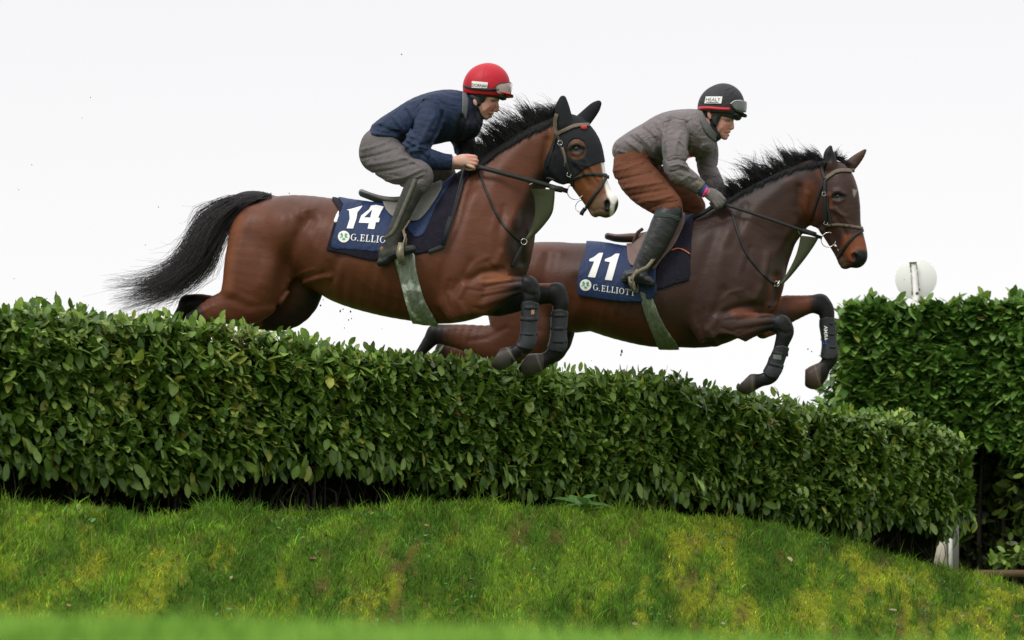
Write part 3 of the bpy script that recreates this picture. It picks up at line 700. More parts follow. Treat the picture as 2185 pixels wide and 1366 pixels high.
# grey-white post with a bolted plank and a grey sheet, seen below the hedge at its right end
RD = 24.0
rp = empty('rail_post', W(1998, 1230, RD), 'cream round rail post with a bolted board, glimpsed under the hedge end', 'post')
V, f = tube(np.array([W(2007, 1245, RD), W(2003, 1180, RD), W(2000, 1120, RD)]), [17 * RD / F] * 3, 20); mk('post', V, f, m_post, rp)
V, f = box(W(1977, 1165, RD, -.03), (26 * RD / F, .02, 120 * RD / F)); mk('upright_board', V, f, m_post, rp, smooth=False)
V, f = box(W(1973, 1154, RD, -.065), (40 * RD / F, .025, 25 * RD / F)); mk('cross_board', V, f, m_post, rp, smooth=False)
for x_, y_ in ((1966, 1147.5), (1973, 1160), (1973, 1179)):
    V, f = sphere(W(x_, y_, RD, -.08), .006, 10, 6); mk('bolt', V, f, m_rust, rp)
m_sheet = mat('grey_sheet', (.33, .335, .31), rough=.6, var=.06, vscale=4)
gs = empty('grey_sheet', W(1960, 1230, RD, .35), 'plain grey sheet standing behind the cream rail post', 'panel')
V, f = box(W(1962, 1140, RD, .35), (170 * RD / F, .01, 190 * RD / F)); mk('sheet', V, f, m_sheet, gs, smooth=False)
V, f = box(W(2028, 1170, RD, .30), (8 * RD / F, .03, 150 * RD / F)); mk('white_edge', V, f, m_white, gs, smooth=False)
m_plank = mat('brown_plank', (.10, .062, .030), rough=.8, var=.3, vscale=12, vstretch=(.3, 3, 3))
V, f = box(W(2155, 1224, 23.7), (150 * RD / F, .04, 15 * RD / F)); pk = mk('plank', V, f, m_plank, None, smooth=False)
tag(pk, 'weathered brown plank lying under the taller hedge at the right edge', 'plank')
dk = empty('dock_plant', (0, 0, 0), 'broad leaved dock plant on the bank crest under the hedge', 'plant')
du = float(upx(1245,.42)[0]); dx_, dy_ = hw(du, .42); dz = float(ground(dx_, dy_)); dk.location = (dx_, dy_, dz)
n = 12; az = np.linspace(0, 5.6, n); P = np.tile([dx_, dy_, dz + .02], (n, 1)) + rng.normal(0, .015, (n, 3))
d = np.stack([np.cos(az), np.sin(az) * .6, rng.uniform(.15, .9, n)], 1)
V, f, cc = leaves(P, d, np.tile([0, -.3, 1.], (n, 1)), rng.uniform(.11, .17, n), np.tile([.12, .25, .06], (n, 1)) * rng.uniform(.8, 1.3, (n, 1)), seg=8, crv=.35)
mk('leaves', V, f, m_leaf, dk, cc)
# low weeds and fallen leaves scattered on the bank
n = 900; u = rng.uniform(-1.5, 11, n); s = rng.uniform(.5, 2.2, n); cl = rng.integers(0, 70, n); u = rng.uniform(-1.5, 11, 70)[cl] + rng.normal(0, .05, n); s = rng.uniform(.5, 2.2, 70)[cl] + rng.normal(0, .05, n)
x, y = hw(u, s); P = np.stack([x, y, ground(x, y) + .02], 1)
V, f, cc = leaves(P, rng.normal(0, 1, (n, 3)) + np.array([0, 0, .3]), np.array([.1, -.5, 1.]) + rng.normal(0, .3, (n, 3)), rng.uniform(.015, .032, n), np.tile([.06, .17, .04], (n, 1)) * rng.uniform(.7, 1.4, (n, 1)))
V[:, 2] += 0; o = mk('bank_weeds', V, f, m_leaf, None, cc); tag(o, 'small clover and weed leaves scattered over the mossy bank', 'weeds', kind='stuff')
n = 150; u = rng.uniform(-1.5, 11, n); s = rng.uniform(.1, 2.2, n); x, y = hw(u, s); P = np.stack([x, y, ground(x, y) + .022], 1)
V, f, cc = leaves(P, rng.normal(0, 1, (n, 3)) * np.array([1, 1, .4]), np.array([.1, -.4, 1.]) + rng.normal(0, .5, (n, 3)), rng.uniform(.02, .055, n), np.array([[.30, .17, .08], [.20, .09, .04], [.42, .36, .2]])[rng.integers(0, 3, n)] * rng.uniform(.5, 1, (n, 1)))
o = mk('fallen_leaves', V, f, m_leaf, None, cc); tag(o, 'dead brown and straw coloured leaves fallen on the bank', 'dead leaves', kind='stuff')
# ------------------------------------------------------------------ materials of horses, tack and riders
m_hide = mat('bay_hide', attr=True, rough=.44, var=.17, vscale=16, spec=.20, bump=.0009, bscale=110, folds=.0018, fscale=13, vstretch=(.7, 1, 1.2))
m_hair = mat('black_hair', attr=True, rough=.5, var=.2, vscale=30, spec=.25)
m_hood = mat('black_stretch_fabric', (.012, .013, .016), rough=.8, var=.15, vscale=60, bump=.0003, bscale=400, spec=.2)
m_eye = mat('dark_glossy_eye', (.006, .004, .003), rough=.35, var=.2, spec=.35)
m_strap = mat('black_leather', (.014, .014, .013), rough=.5, var=.3, vscale=90, spec=.3, bump=.0004, bscale=300)
m_brown = mat('brown_leather', (.115, .085, .058), rough=.6, var=.25, vscale=50, spec=.4)
m_tan = mat('worn_tan_leather', (.17, .14, .085), rough=.6, var=.35, vscale=70)
m_steel = mat('stainless_steel', (.55, .55, .53), rough=.25, var=.1, metal=1.0)
m_brass = mat('yellowed_steel', (.20, .175, .12), rough=.5, var=.4, vscale=60, metal=.6)
m_navy = mat('navy_nylon', (.014, .030, .088), rough=.6, var=.16, vscale=14, bump=.0004, bscale=60, spec=.25, folds=.012, fscale=11)
m_pad = mat('dark_quilted_pad', (.013, .011, .020), rough=.8, var=.3, vscale=25, bump=.0006, bscale=60, spec=.15, folds=.008, fscale=14)
m_edge = mat('black_binding', (.012, .015, .020), rough=.7, var=.2)
m_print = mat('white_print', (.80, .79, .77), rough=.6, var=.04, vscale=20)
m_green = mat('green_print', (.10, .33, .17), rough=.6, var=.1)
m_ink = mat('dark_ink', (.04, .05, .06), rough=.7)
m_gsad = mat('grey_saddle_leather', (.19, .18, .165), rough=.55, var=.2, vscale=18, bump=.0002, bscale=150)
m_bsad = mat('brown_saddle_leather', (.150, .095, .080), rough=.55, var=.25, vscale=18, bump=.0002, bscale=150)
m_boot = mat('black_boot_leather', (.016, .017, .017), rough=.45, var=.25, vscale=30, bump=.0004, bscale=60, spec=.4, folds=.004, fscale=16)
m_gaiter = mat('muddy_dark_leather', (.034, .033, .027), rough=.65, var=.4, vscale=30, bump=.0004, bscale=60, spec=.25, folds=.004, fscale=16)
m_nboot = mat('black_neoprene', (.014, .016, .019), rough=.5, var=.3, vscale=40, spec=.4, bump=.0004, bscale=160, folds=.003, fscale=18)
m_elastic = mat('olive_elastic_web', (.055, .062, .030), rough=.75, var=.15, vscale=80, bump=.0005, bscale=300)
m_girth = mat('wet_green_girth', attr=True, rough=.4, var=.5, vscale=45, bump=.001, bscale=70, spec=.5, folds=.01, fscale=18, vstretch=(1.5, 1, .45))
m_hoof = mat('dark_hoof', attr=True, rough=.6, var=.3, vscale=60, bump=.001, bscale=80)

BAY1, BAY1D, BAY1R = np.array([.128, .041, .020]), np.array([.046, .0175, .010]), np.array([.195, .067, .026])
BAY2, BAY2D, BAY2R = np.array([.050, .023, .0165]), np.array([.020, .012, .010]), np.array([.130, .038, .017])
BLACK = np.array([.0075, .0070, .0072])
def lerp(a, b, t): t = np.asarray(t)[:, None]; return a * (1 - t) + b * t
def near_pts(V, px, py, pts, w0, w1): return ss(w1, w0, linedist(px, py, pts))
def in_poly(px, py, poly, soft=6): return ss(soft, -soft, polydist(px, py, poly))
def spline2(pts, n=6): return catmull(np.asarray(pts, float), n)
def strap_on(vol, pts, half_px, off=.004, thick=.004, n=6):
    p = spline2(pts, n); q = vol.on(p[:, 0], p[:, 1], off); q[1:-1] = (q[:-2] + 2 * q[1:-1] + q[2:]) / 4
    return band(q, half_px * vol.fig.D / F, thick)
def text_mesh(txt, size=1.0, shear=0.0, bold=0.0):
    cu = bpy.data.curves.new('t', 'FONT'); cu.body = txt; cu.size = size; cu.shear = shear; cu.offset = bold; cu.resolution_u = 3; cu.align_x = 'CENTER'; cu.align_y = 'CENTER'
    o = bpy.data.objects.new('t', cu); COL.objects.link(o); dg = bpy.context.evaluated_depsgraph_get(); me = bpy.data.meshes.new_from_object(o.evaluated_get(dg))
    bm = bmesh.new(); bm.from_mesh(me); bmesh.ops.triangulate(bm, faces=bm.faces[:])
    for _ in range(3):
        es = [e for e in bm.edges if e.calc_length() > size * .22]
        if es: bmesh.ops.subdivide_edges(bm, edges=es, cuts=1); bmesh.ops.triangulate(bm, faces=[f for f in bm.faces if len(f.verts) > 3])
    V = np.array([v.co[:2] for v in bm.verts]); bm.verts.index_update(); T = np.array([[v.index for v in f.verts] for f in bm.faces])
    bm.free(); bpy.data.objects.remove(o); bpy.data.curves.remove(cu); bpy.data.meshes.remove(me)
    return V, T
def poly_mesh(polys, step):
    """2-D outlines triangulated and finely cut, so that they can follow a curved surface"""
    bm = bmesh.new()
    for P in polys:
        vs = [bm.verts.new((q[0], q[1], 0)) for q in P]; bm.faces.new(vs)
    bmesh.ops.triangulate(bm, faces=bm.faces[:])
    for _ in range(4):
        es = [e for e in bm.edges if e.calc_length() > step]
        if not es: break
        bmesh.ops.subdivide_edges(bm, edges=es, cuts=1); bmesh.ops.triangulate(bm, faces=[f for f in bm.faces if len(f.verts) > 3])
    bm.verts.index_update(); V = np.array([v.co[:2] for v in bm.verts]); T = np.array([[v.index for v in f.verts] for f in bm.faces]); bm.free()
    return V, T
def print_on(name, vol, V2, T, mat_, parent, off=.0, thick=.0012):
    """lay a flat print on the near surface of a volume; V2 in photo pixels"""
    q = vol.on(V2[:, 0], V2[:, 1], off); q2 = q.copy(); q2[:, 1] += thick
    return mk(name, q, [T], mat_, parent, smooth=False)
def letter(ch):
    """serif capitals as polygons in a unit box (x right, y down)"""
    B = lambda x0, y0, x1, y1: [(x0, y0), (x1, y0), (x1, y1), (x0, y1)]
    if ch == 'E': return [B(.16, .06, .32, .94), B(.05, 0, .70, .08), B(.05, .92, .74, 1), B(.32, .45, .58, .53), B(.62, .08, .70, .24), B(.66, .76, .74, .92), B(.54, .38, .60, .62)], .8
    if ch == 'L': return [B(.16, .06, .32, .94), B(.05, 0, .44, .07), B(.05, .92, .74, 1), B(.66, .72, .74, .92)], .8
    if ch == 'I': return [B(.12, .06, .28, .94), B(.0, 0, .40, .07), B(.0, .93, .40, 1)], .5
    if ch == 'T': return [B(.32, .06, .48, .94), B(.0, 0, .8, .08), B(.0, .08, .07, .26), B(.73, .08, .8, .26), B(.2, .93, .6, 1)], .86
    if ch == '.': return [B(.02, .86, .16, 1)], .3
    a0, a1 = (0, 2 * PI) if ch == 'O' else (math.radians(-48), math.radians(-330)); n = 22; out = []
    t = np.linspace(a0, a1, n)
    for i in range(n - 1):
        q = []
        for (u, k) in ((t[i], 1), (t[i + 1], 1), (t[i + 1], 0), (t[i], 0)):
            th_ = .16 * (.35 + .65 * abs(math.cos(u))); q.append((.44 + (.44 - (0 if k else th_)) * math.cos(u), .5 + (.5 - (0 if k else th_ * .8)) * math.sin(u)))
        out.append(q)
    if ch == 'G': out += [B(.68, .56, .84, .92), B(.56, .52, .94, .59)]
    return out, 1.0
def word_polys(txt, o, u, v):
    """polygons of a serif word; o top-left, u unit advance vector, v unit height vector (photo pixels)"""
    out = []; x = 0
    for c_ in txt:
        P, adv = letter(c_)
        for q in P: out.append([(o[0] + (x + a) * u[0] + b * v[0], o[1] + (x + a) * u[1] + b * v[1]) for a, b in q])
        x += adv + .06
    return out
def strip_mesh(poly, step=6): return poly_mesh([poly], step)
def wrinkle(amp, f, seed): return lambda X, Y, Z: (amp * noise3(X, Y * .6, Z, f, seed)).astype(np.float32)

def mane(parent, fig, vol, crest, tips, n, black, spread=.03, side=0.0, r0=.0012, label='mane', seedbase=1, wave=.02):
    """hair rooted along the crest (photo px) whose free ends follow `tips`, a list of matching px targets"""
    C = catmull(np.asarray(crest, float), 8); Tp = catmull(np.asarray(tips, float), 8); m = len(C)
    t = rng.uniform(0, m - 1.001, n); i = t.astype(int); f = (t - i)[:, None]
    c = C[i] * (1 - f) + C[i + 1] * f; e = Tp[i] * (1 - f) + Tp[i + 1] * f
    nl = max(12, int(n / 45)); lt = np.sort(rng.uniform(0, m - 1.001, nl)); li = np.clip(np.searchsorted(lt, t) - (rng.uniform(size=n) < .5), 0, nl - 1)
    llen = rng.beta(1.6, 1.8, nl) * .95 + .35; loff = rng.normal(0, 1, (nl, 2)) * np.array([14, 8]) ; ly = rng.normal(0, spread * .8, nl)
    i2 = lt.astype(int); f2 = (lt - i2)[:, None]; ce = C[i2] * (1 - f2) + C[i2 + 1] * f2; te = Tp[i2] * (1 - f2) + Tp[i2 + 1] * f2
    tip = ce + (te - ce) * llen[:, None] + loff + np.stack([-9 * llen, 0 * llen], 1) * rng.uniform(-.5, 1.6, (nl, 1)); yo = rng.normal(side, spread * .4, n); length = rng.beta(2.6, 1.3, n)[:, None]
    e0 = c + (e - c) * llen[li][:, None]; e = (e0 * .35 + tip[li] * .65) + rng.normal(0, 4.5, (n, 2)); e = c + (e - c) * length
    fly = rng.uniform(size=n) < .05; e[fly] += (e[fly] - c[fly]) * .35 + rng.normal(0, 5, (fly.sum(), 2))
    R = np.array([fig.P(a, b + 2, q) for (a, b), q in zip(c, yo)]); E = np.array([fig.P(a, b, q) for (a, b), q in zip(e, ly[li] * length[:, 0] + yo)])
    M1 = R + (E - R) * .35 + rng.normal(0, .004, (n, 3)) + np.array([0, 0, wave]) * length; M2 = R + (E - R) * .7 + rng.normal(0, .006, (n, 3)) + np.array([0, 0, wave]) * length
    V, f_ = strands(R, [M1, M2, E], rng.uniform(.5, 1.2, n) * r0 * 1.5, n=8)
    cc = np.repeat(np.clip(black * rng.uniform(.6, 1.7, (n, 1)), .002, 1), 24, 0)
    return mk(label, V, f_, m_hair, parent, cc)

def side_mane(parent, vol, crest, n, dx, dy, label='mane_side'):
    C = catmull(np.asarray(crest, float), 8); m = len(C); t = rng.uniform(0, m - 1.001, n); i = t.astype(int); f = (t - i)[:, None]
    c = C[i] * (1 - f) + C[i + 1] * f; nl = n // 9; lk = (t / m * nl).astype(int)
    L = rng.beta(1.4, 1.8, nl + 1)[lk] * 1.35 * rng.uniform(.5, 1.1, n) + .1; sw = rng.normal(0, .35, nl + 1)[lk]
    d = np.stack([dx * L + dy * sw * .6, dy * L - dx * sw * .3], 1) + rng.normal(0, 1.5, (n, 2))
    P = [c + rng.normal(0, 1, (n, 2)), c + d * .35 + np.array([0, -1]), c + d * .7, c + d]
    Wp = [vol.on(q[:, 0], q[:, 1] + 2, .004 + .012 * k_ * rng.uniform(.3, 1, n)) for k_, q in zip((0.1, 1, 1, .8), P)]
    V, f_ = strands(Wp[0], Wp[1:], rng.uniform(.5, 1.2, n) * .0017, n=6)
    return mk(label, V, f_, m_hair, parent, np.repeat(np.clip(BLACK * rng.uniform(.7, 2.0, (n, 1)), .002, 1), 18, 0))
# ================================================================== HORSE 14 (nearer, bright bay, black hood)
VOX = .0068
A = Fig(18.0, math.tan(math.radians(9)), 830)
h1 = empty('racehorse', A.P(830, 560), 'bright bay racehorse in black ear hood with white blaze, leaping in front on the left', 'horse')
A.chain([(553, 500, 62, .17), (612, 502, 84, .245), (680, 514, 93, .255), (750, 541, 109, .275), (820, 556, 116, .29), (890, 563, 122, .285), (950, 548, 142, .26), (992, 536, 138, .225), (1040, 520, 97, .20)], k=.03)
A.chain([(1030, 470, 108, .17), (1060, 430, 93, .145), (1085, 392, 78, .115), (1120, 350, 62, .092), (1152, 320, 54, .082), (1185, 296, 44, .075)], k=.07)
# near hind quarter, gaskin, hock
A.chain([(560, 515, 72, .12, -.10), (553, 570, 74, .12, -.12), (540, 618, 66, .10, -.13), (508, 648, 46, .07, -.13), (456, 662, 27, .045, -.13), (412, 684, 17, .035, -.13)], k=.04)
A.chain([(412, 684, 17, .033, -.13), (380, 722, 11, .024, -.13), (345, 770, 10.5, .023, -.13), (330, 790, 14, .028, -.13), (312, 806, 12, .026, -.13)], k=.012)
A.chain([(310, 806, 14, .030, -.13), (285, 812, 19, .045, -.13)], k=.01)
A.chain([(610, 505, 70, .11, .10), (632, 570, 60, .11, .13), (628, 630, 56, .09, .13), (590, 668, 40, .065, .13), (500, 664, 27, .045, .13), (430, 648, 21, .036, .13), (400, 648, 19, .034, .13)], k=.025)
A.chain([(402, 648, 18, .034, .13), (372, 690, 11, .024, .13), (345, 735, 10.5, .023, .13), (330, 752, 13, .027, .13)], k=.012)
A.chain([(330, 755, 13, .03, .13), (302, 765, 19, .045, .13)], k=.01)
# shoulder, elbow, near foreleg
A.chain([(1040, 470, 60, .05, -.13), (1025, 540, 66, .07, -.15), (1000, 600, 62, .075, -.16), (985, 640, 46, .07, -.16)], k=.05)
A.chain([(985, 638, 46, .075, -.15), (1020, 632, 43, .07, -.16), (1060, 621, 32, .05, -.16), (1098, 610, 21, .036, -.16), (1127, 611, 21.5, .036, -.16)], k=.035)
A.chain([(1127, 611, 21.5, .036, -.16), (1133, 628, 20, .034, -.16), (1131, 650, 15, .028, -.16), (1129, 700, 13, .023, -.16), (1126, 732, 16, .027, -.16), (1116, 744, 15, .026, -.16), (1098, 751, 14, .026, -.16)], k=.012)
A.chain([(1098, 752, 13, .030, -.16), (1086, 759, 18, .042, -.16), (1068, 767, 23, .054, -.16)], k=.006); A.ell(1008, 733, 62, 62, .16, -.16, 0, .003, True)
# far foreleg
A.chain([(1010, 590, 60, .08, .12), (1050, 628, 46, .07, .14), (1095, 636, 32, .05, .15), (1150, 628, 23, .038, .16), (1187, 626, 22, .036, .16)], k=.035)
A.chain([(1187, 626, 22, .036, .16), (1196, 645, 19, .033, .16), (1194, 665, 15, .028, .16), (1192, 710, 13.5, .024, .16), (1190, 740, 17, .028, .16), (1178, 758, 16, .027, .16), (1162, 768, 14.5, .027, .16)], k=.012)
A.chain([(1162, 768, 14, .032, .16), (1150, 773, 19, .044, .16), (1130, 779, 24.5, .055, .16)], k=.006); A.ell(1071, 738, 61, 61, .16, .16, 0, .003, True)
A.chain([(1062, 655, 16, .04, .12), (1035, 650, 20, .05, .10)], k=.03)
# dock of the tail
A.chain([(590, 440, 16, .05), (560, 424, 15, .035), (520, 420, 11, .026), (480, 437, 8, .02)], k=.03)
# head, turned a little to the camera
hf1 = Frame(A.P(1205, 285, 0), math.radians(24))
A.chain([(1196, 286, 44, .070), (1216, 296, 48, .082), (1230, 322, 54, .098), (1243, 352, 48, .088), (1259, 385, 36.5, .066), (1272, 410, 31, .056), (1284, 432, 28, .052), (1292, 444, 25, .050)], k=.02, fr=hf1)
A.ell(1206, 345, 44, 44, .075, 0, 0, .03, fr=hf1)
A.chain([(1240, 395, 20, .045), (1262, 430, 18, .036), (1272, 452, 15.5, .034)], k=.02, fr=hf1)
A.ell(1300, 437, 19, 21, .05, -.005, -20, .015, fr=hf1)
A.chain([(1206, 266, 17, .028, -.070), (1202, 246, 15, .026, -.072), (1200, 228, 12, .021, -.074), (1201, 212, 5.5, .012, -.074)], k=.012)
A.chain([(1240, 262, 15, .026, .02), (1254, 247, 13, .022, .03), (1268, 231, 10, .017, .03), (1277, 221, 4.5, .01, .03)], k=.012)
A.ell(1303, 441, 6.5, 10.5, .020, -.050, -18, .006, True, hf1)
A.emboss([(1284, 466), (1268, 458), (1262, 446)], 2.2, -.006)
e = A.emboss
e([(1216, 316), (1222, 308), (1234, 306), (1244, 312)], 5, .010); e([(1220, 326), (1232, 330), (1242, 324)], 4, .006); e([(1231, 317), (1232, 317)], 7, -.008)
e([(1246, 340), (1262, 362), (1278, 385)], 4, .006); e([(1180, 330), (1176, 360), (1188, 384), (1205, 392)], 7, .008); e([(1168, 300), (1160, 340), (1160, 380)], 9, -.014)
e([(1222, 345), (1240, 360), (1252, 372)], 3.5, .005); e([(1228, 358), (1244, 375), (1256, 395)], 6, -.007)
e([(1158, 392), (1124, 455), (1090, 520), (1080, 560)], 14, -.012); e([(1140, 400), (1105, 450), (1070, 510)], 16, .005)
e([(1120, 300), (1060, 370), (1030, 440)], 18, .006); e([(1050, 345), (1035, 410), (1015, 450)], 14, -.004)
e([(1010, 380), (985, 440), (962, 520), (940, 600), (950, 660)], 14, -.008); e([(1010, 420), (990, 500), (975, 580)], 20, .008)
e([(1090, 470), (1078, 530), (1060, 565)], 12, .016); e([(1070, 575), (1030, 582), (1000, 598)], 8, -.014); e([(1110, 520), (1112, 560)], 9, -.012)
e([(990, 610), (975, 640), (990, 668)], 8, .010); e([(1005, 560), (985, 600), (965, 620)], 10, -.008); e([(1036, 600), (1030, 640)], 8, -.006)
e([(1035, 614), (1070, 606), (1112, 600)], 3.5, -.006); e([(1030, 634), (1070, 626), (1108, 618)], 4, -.006); e([(1030, 603), (1090, 596)], 5, .005); e([(1025, 650), (1065, 640), (1100, 628)], 4, .004)
e([(1120, 598), (1136, 606), (1140, 624)], 5, .004); e([(1112, 604), (1122, 630)], 3, -.003)
e([(660, 470), (632, 510), (612, 560), (598, 610), (590, 640)], 15, -.020); e([(640, 452), (665, 445)], 16, .018); e([(600, 648), (625, 618), (660, 600), (700, 592)], 7, .014)
e([(560, 600), (580, 560), (590, 510), (600, 470)], 22, .012); e([(530, 450), (510, 500), (500, 560), (492, 620)], 16, .010); 
e([(470, 628), (530, 655), (590, 650)], 9, -.006); e([(690, 600), (720, 560), (735, 520)], 14, -.010); e([(740, 600), (820, 640), (900, 660)], 20, -.006)
for p_, w_, a_ in (([(1246, 372), (1262, 380), (1272, 396)], 2.6, .004), ([(1258, 352), (1268, 372), (1282, 392)], 2.4, .0035), ([(1264, 452), (1278, 446), (1290, 448)], 2.2, -.005), ([(1290, 428), (1300, 428), (1308, 436), (1306, 450)], 2.6, .006), ([(1222, 342), (1236, 350), (1256, 356)], 3, .006), ([(1190, 318), (1188, 345), (1196, 372)], 4, -.004),
    ([(1004, 600), (1040, 596), (1080, 592)], 3, -.005), ([(996, 618), (1030, 622), (1075, 614)], 3, -.006), ([(960, 600), (952, 630), (958, 655)], 4, -.007), ([(1010, 655), (1030, 662), (1055, 652)], 3, -.005), ([(1082, 600), (1086, 618)], 3, -.003), ([(1120, 590), (1134, 596), (1146, 608)], 3, .006), ([(1118, 622), (1132, 630), (1146, 628)], 2.6, -.005), ([(1140, 612), (1142, 630)], 3, .004),
    ([(1075, 440), (1065, 490), (1068, 530)], 5, -.007), ([(1060, 455), (1048, 500), (1050, 545)], 6, .006), ([(1040, 560), (1052, 572), (1072, 572)], 4, -.006), ([(935, 560), (930, 610), (938, 650)], 6, .004), ([(1000, 580), (1014, 560), (1040, 548)], 4, .005),
    ([(620, 600), (640, 585), (668, 575)], 4, .006), ([(608, 622), (640, 598), (690, 582)], 3, -.005), ([(545, 600), (556, 560), (562, 520)], 9, -.004), ([(520, 625), (560, 640), (600, 632)], 7, -.003), ([(440, 655), (470, 640), (500, 640)], 5, -.003), ([(425, 668), (455, 652)], 3, .005), ([(655, 500), (680, 540), (690, 580)], 10, .007), ([(632, 440), (650, 455), (668, 452)], 6, -.006),
    ([(760, 590), (800, 622), (860, 640), (905, 640)], 3, .002), ([(700, 560), (716, 590), (700, 612)], 4, -.005)): e(p_, w_ * 1.1, a_ * .75)
for i in range(7): e([(730 + 26 * i, 560 + 4 * i), (722 + 26 * i, 600 + 5 * i), (716 + 26 * i, 640 + 4 * i)], 6, .0022)
vA = A.eval(VOX)
V, Q = vA.mesh(); px, py = vA.pix(V)
yl = V[:, 1] - (A.D - A.slope * (px - A.px0) * A.D / F)
def hide_base(px, py, V, base, dark, red, top):
    n = noise3(V[:, 0], V[:, 1], V[:, 2], 5.5, 71); c = lerp(np.tile(base, (len(V), 1)), dark, .25 + .20 * n)
    c = lerp(c, red, .30 * ss(.1, .9, noise3(V[:, 0], V[:, 1], V[:, 2], 3.0, 72)))
    return c
c = hide_base(px, py, V, BAY1, BAY1D, BAY1R, 0)
c = lerp(c, BAY1D * 1.3, .55 * near_pts(V, px, py, [(600, 425), (720, 440), (820, 455)], 8, 45))
c = lerp(c, BAY1R, .6 * near_pts(V, px, py, [(505, 470), (482, 540), (475, 610)], 8, 30)); c = lerp(c, BAY1R * 1.05, .75 * near_pts(V, px, py, [(1030, 592), (1080, 592)], 6, 16))  # reddish lit rim of the rump painted into the coat
c = lerp(c, BLACK * 1.4, .85 * near_pts(V, px, py, [(1160, 392), (1135, 455), (1105, 520), (1112, 560)], 12, 40) * (px < 1178))  # shade on neck underside and chest front painted near black
c = lerp(c, BLACK, ss(1060, 1112, px + .8 * (py - 610)) * (py > 580) * (px > 1040)); c = lerp(c, BLACK, ss(690, 705, py) * (px > 1000))
c = lerp(c, BLACK, ss(.08, .12, yl) * (px > 1020) * (py > 622) * (px < 1200) * .9); c = lerp(c, BAY1R * .9, near_pts(V, px, py, [(1140, 603), (1168, 606)], 4, 9) * (yl > .05) * .8)
c = lerp(c, BLACK, ss(478, 452, px) * ss(625, 645, py) * (yl > 0)); c = lerp(c, BLACK, ss(450, 425, px + .3 * (690 - py)) * (py > 600)); c = lerp(c, BLACK * 1.6, .9 * (yl > .02) * ss(600, 630, py) * (px > 560) * (px < 720) * ss(.02, .07, yl))  # black hocks; far thigh darkened as painted shade between the hind legs
c = lerp(c, BLACK * 1.5, ss(17, 9, linedist(px, py, [(572, 415), (520, 414), (480, 437)])) * ss(585, 565, px))
hd_ = in_poly(px, py, [(1180, 200), (1330, 200), (1340, 500), (1225, 480), (1160, 400)], 4)
c = lerp(c, np.array([.175, .062, .020]), .55 * hd_); c = lerp(c, np.array([.14, .10, .065]), .75 * in_poly(px, py, [(1268, 425), (1300, 415), (1312, 470), (1262, 480), (1250, 450)], 7))
c = lerp(c, BLACK * 1.5, in_poly(px, py, [(1310, 430), (1325, 430), (1325, 475), (1262, 482), (1268, 462), (1292, 462), (1305, 452)], 4)); c = lerp(c, BLACK * 1.2, near_pts(V, px, py, [(1297, 432), (1296, 446)], 5, 9))
c = lerp(c, np.array([.72, .68, .63]), in_poly(px, py, [(1283, 346), (1296, 350), (1313, 400), (1319, 424), (1312, 436), (1308, 462), (1301, 464), (1303, 434), (1295, 416), (1289, 388)], 2.5))
c = lerp(c, BLACK * 1.3, near_pts(V, px, py, [(1224, 314), (1240, 316)], 4, 10))
c = lerp(c, np.array([.052, .044, .038]), ss(-20, 0, -linedist(px, py, [(1080, 768), (1060, 785)]) + 22) * (px < 1090) * (py > 735)); c = lerp(c, np.array([.052, .044, .038]), (px > 1112) * (px < 1160) * (py > 755) * 1.0)
c = lerp(c, np.array([.20, .18, .15]), near_pts(V, px, py, [(1082, 742), (1100, 772)], 1, 3) * .5 + near_pts(V, px, py, [(1143, 752), (1158, 795)], 1, 3) * .5)
c = lerp(c, BLACK * 1.3, ss(14, 9, linedist(px, py, [(1008, 362), (1050, 328), (1082, 305), (1134, 276), (1186, 254)])) * (py < 372))
c = lerp(c, np.array([.055, .028, .017]), .85 * near_pts(V, px, py, [(1222, 318), (1244, 318)], 12, 24)); c = lerp(c, BLACK, near_pts(V, px, py, [(1220, 317), (1242, 319)], 5, 10))
mk('body', V, Q, m_hide, h1, c)
print('horse14', len(V))
q = vA.on([1231.5], [317.5], 0)[0]; V_, f_ = sphere(q + np.array([0, .0185, 0]), .0250, 18, 12); mk('eye', V_, f_, m_eye, h1)
ctr = [(1018, 352), (1050, 326), (1082, 303), (1108, 287), (1134, 273), (1160, 262), (1186, 250), (1204, 246)]
mane(h1, A, vA, ctr, [(992, 304), (1010, 276), (1030, 258), (1058, 246), (1098, 226), (1130, 224), (1156, 234), (1210, 216)], 2700, BLACK, .035, .0, .0014, 'mane', 5, .012)
side_mane(h1, vA, [(1012, 360), (1030, 342), (1050, 327), (1082, 304), (1108, 288), (1134, 274), (1160, 263), (1184, 251)], 2600, -11, 15)
mane(h1, A, vA, ctr, [(985, 285), (1004, 250), (1030, 234), (1058, 226), (1100, 204), (1130, 200), (1150, 214), (1196, 200)], 420, BLACK * 1.4, .045, .0, .0008, 'loose_hair', 8, .02)
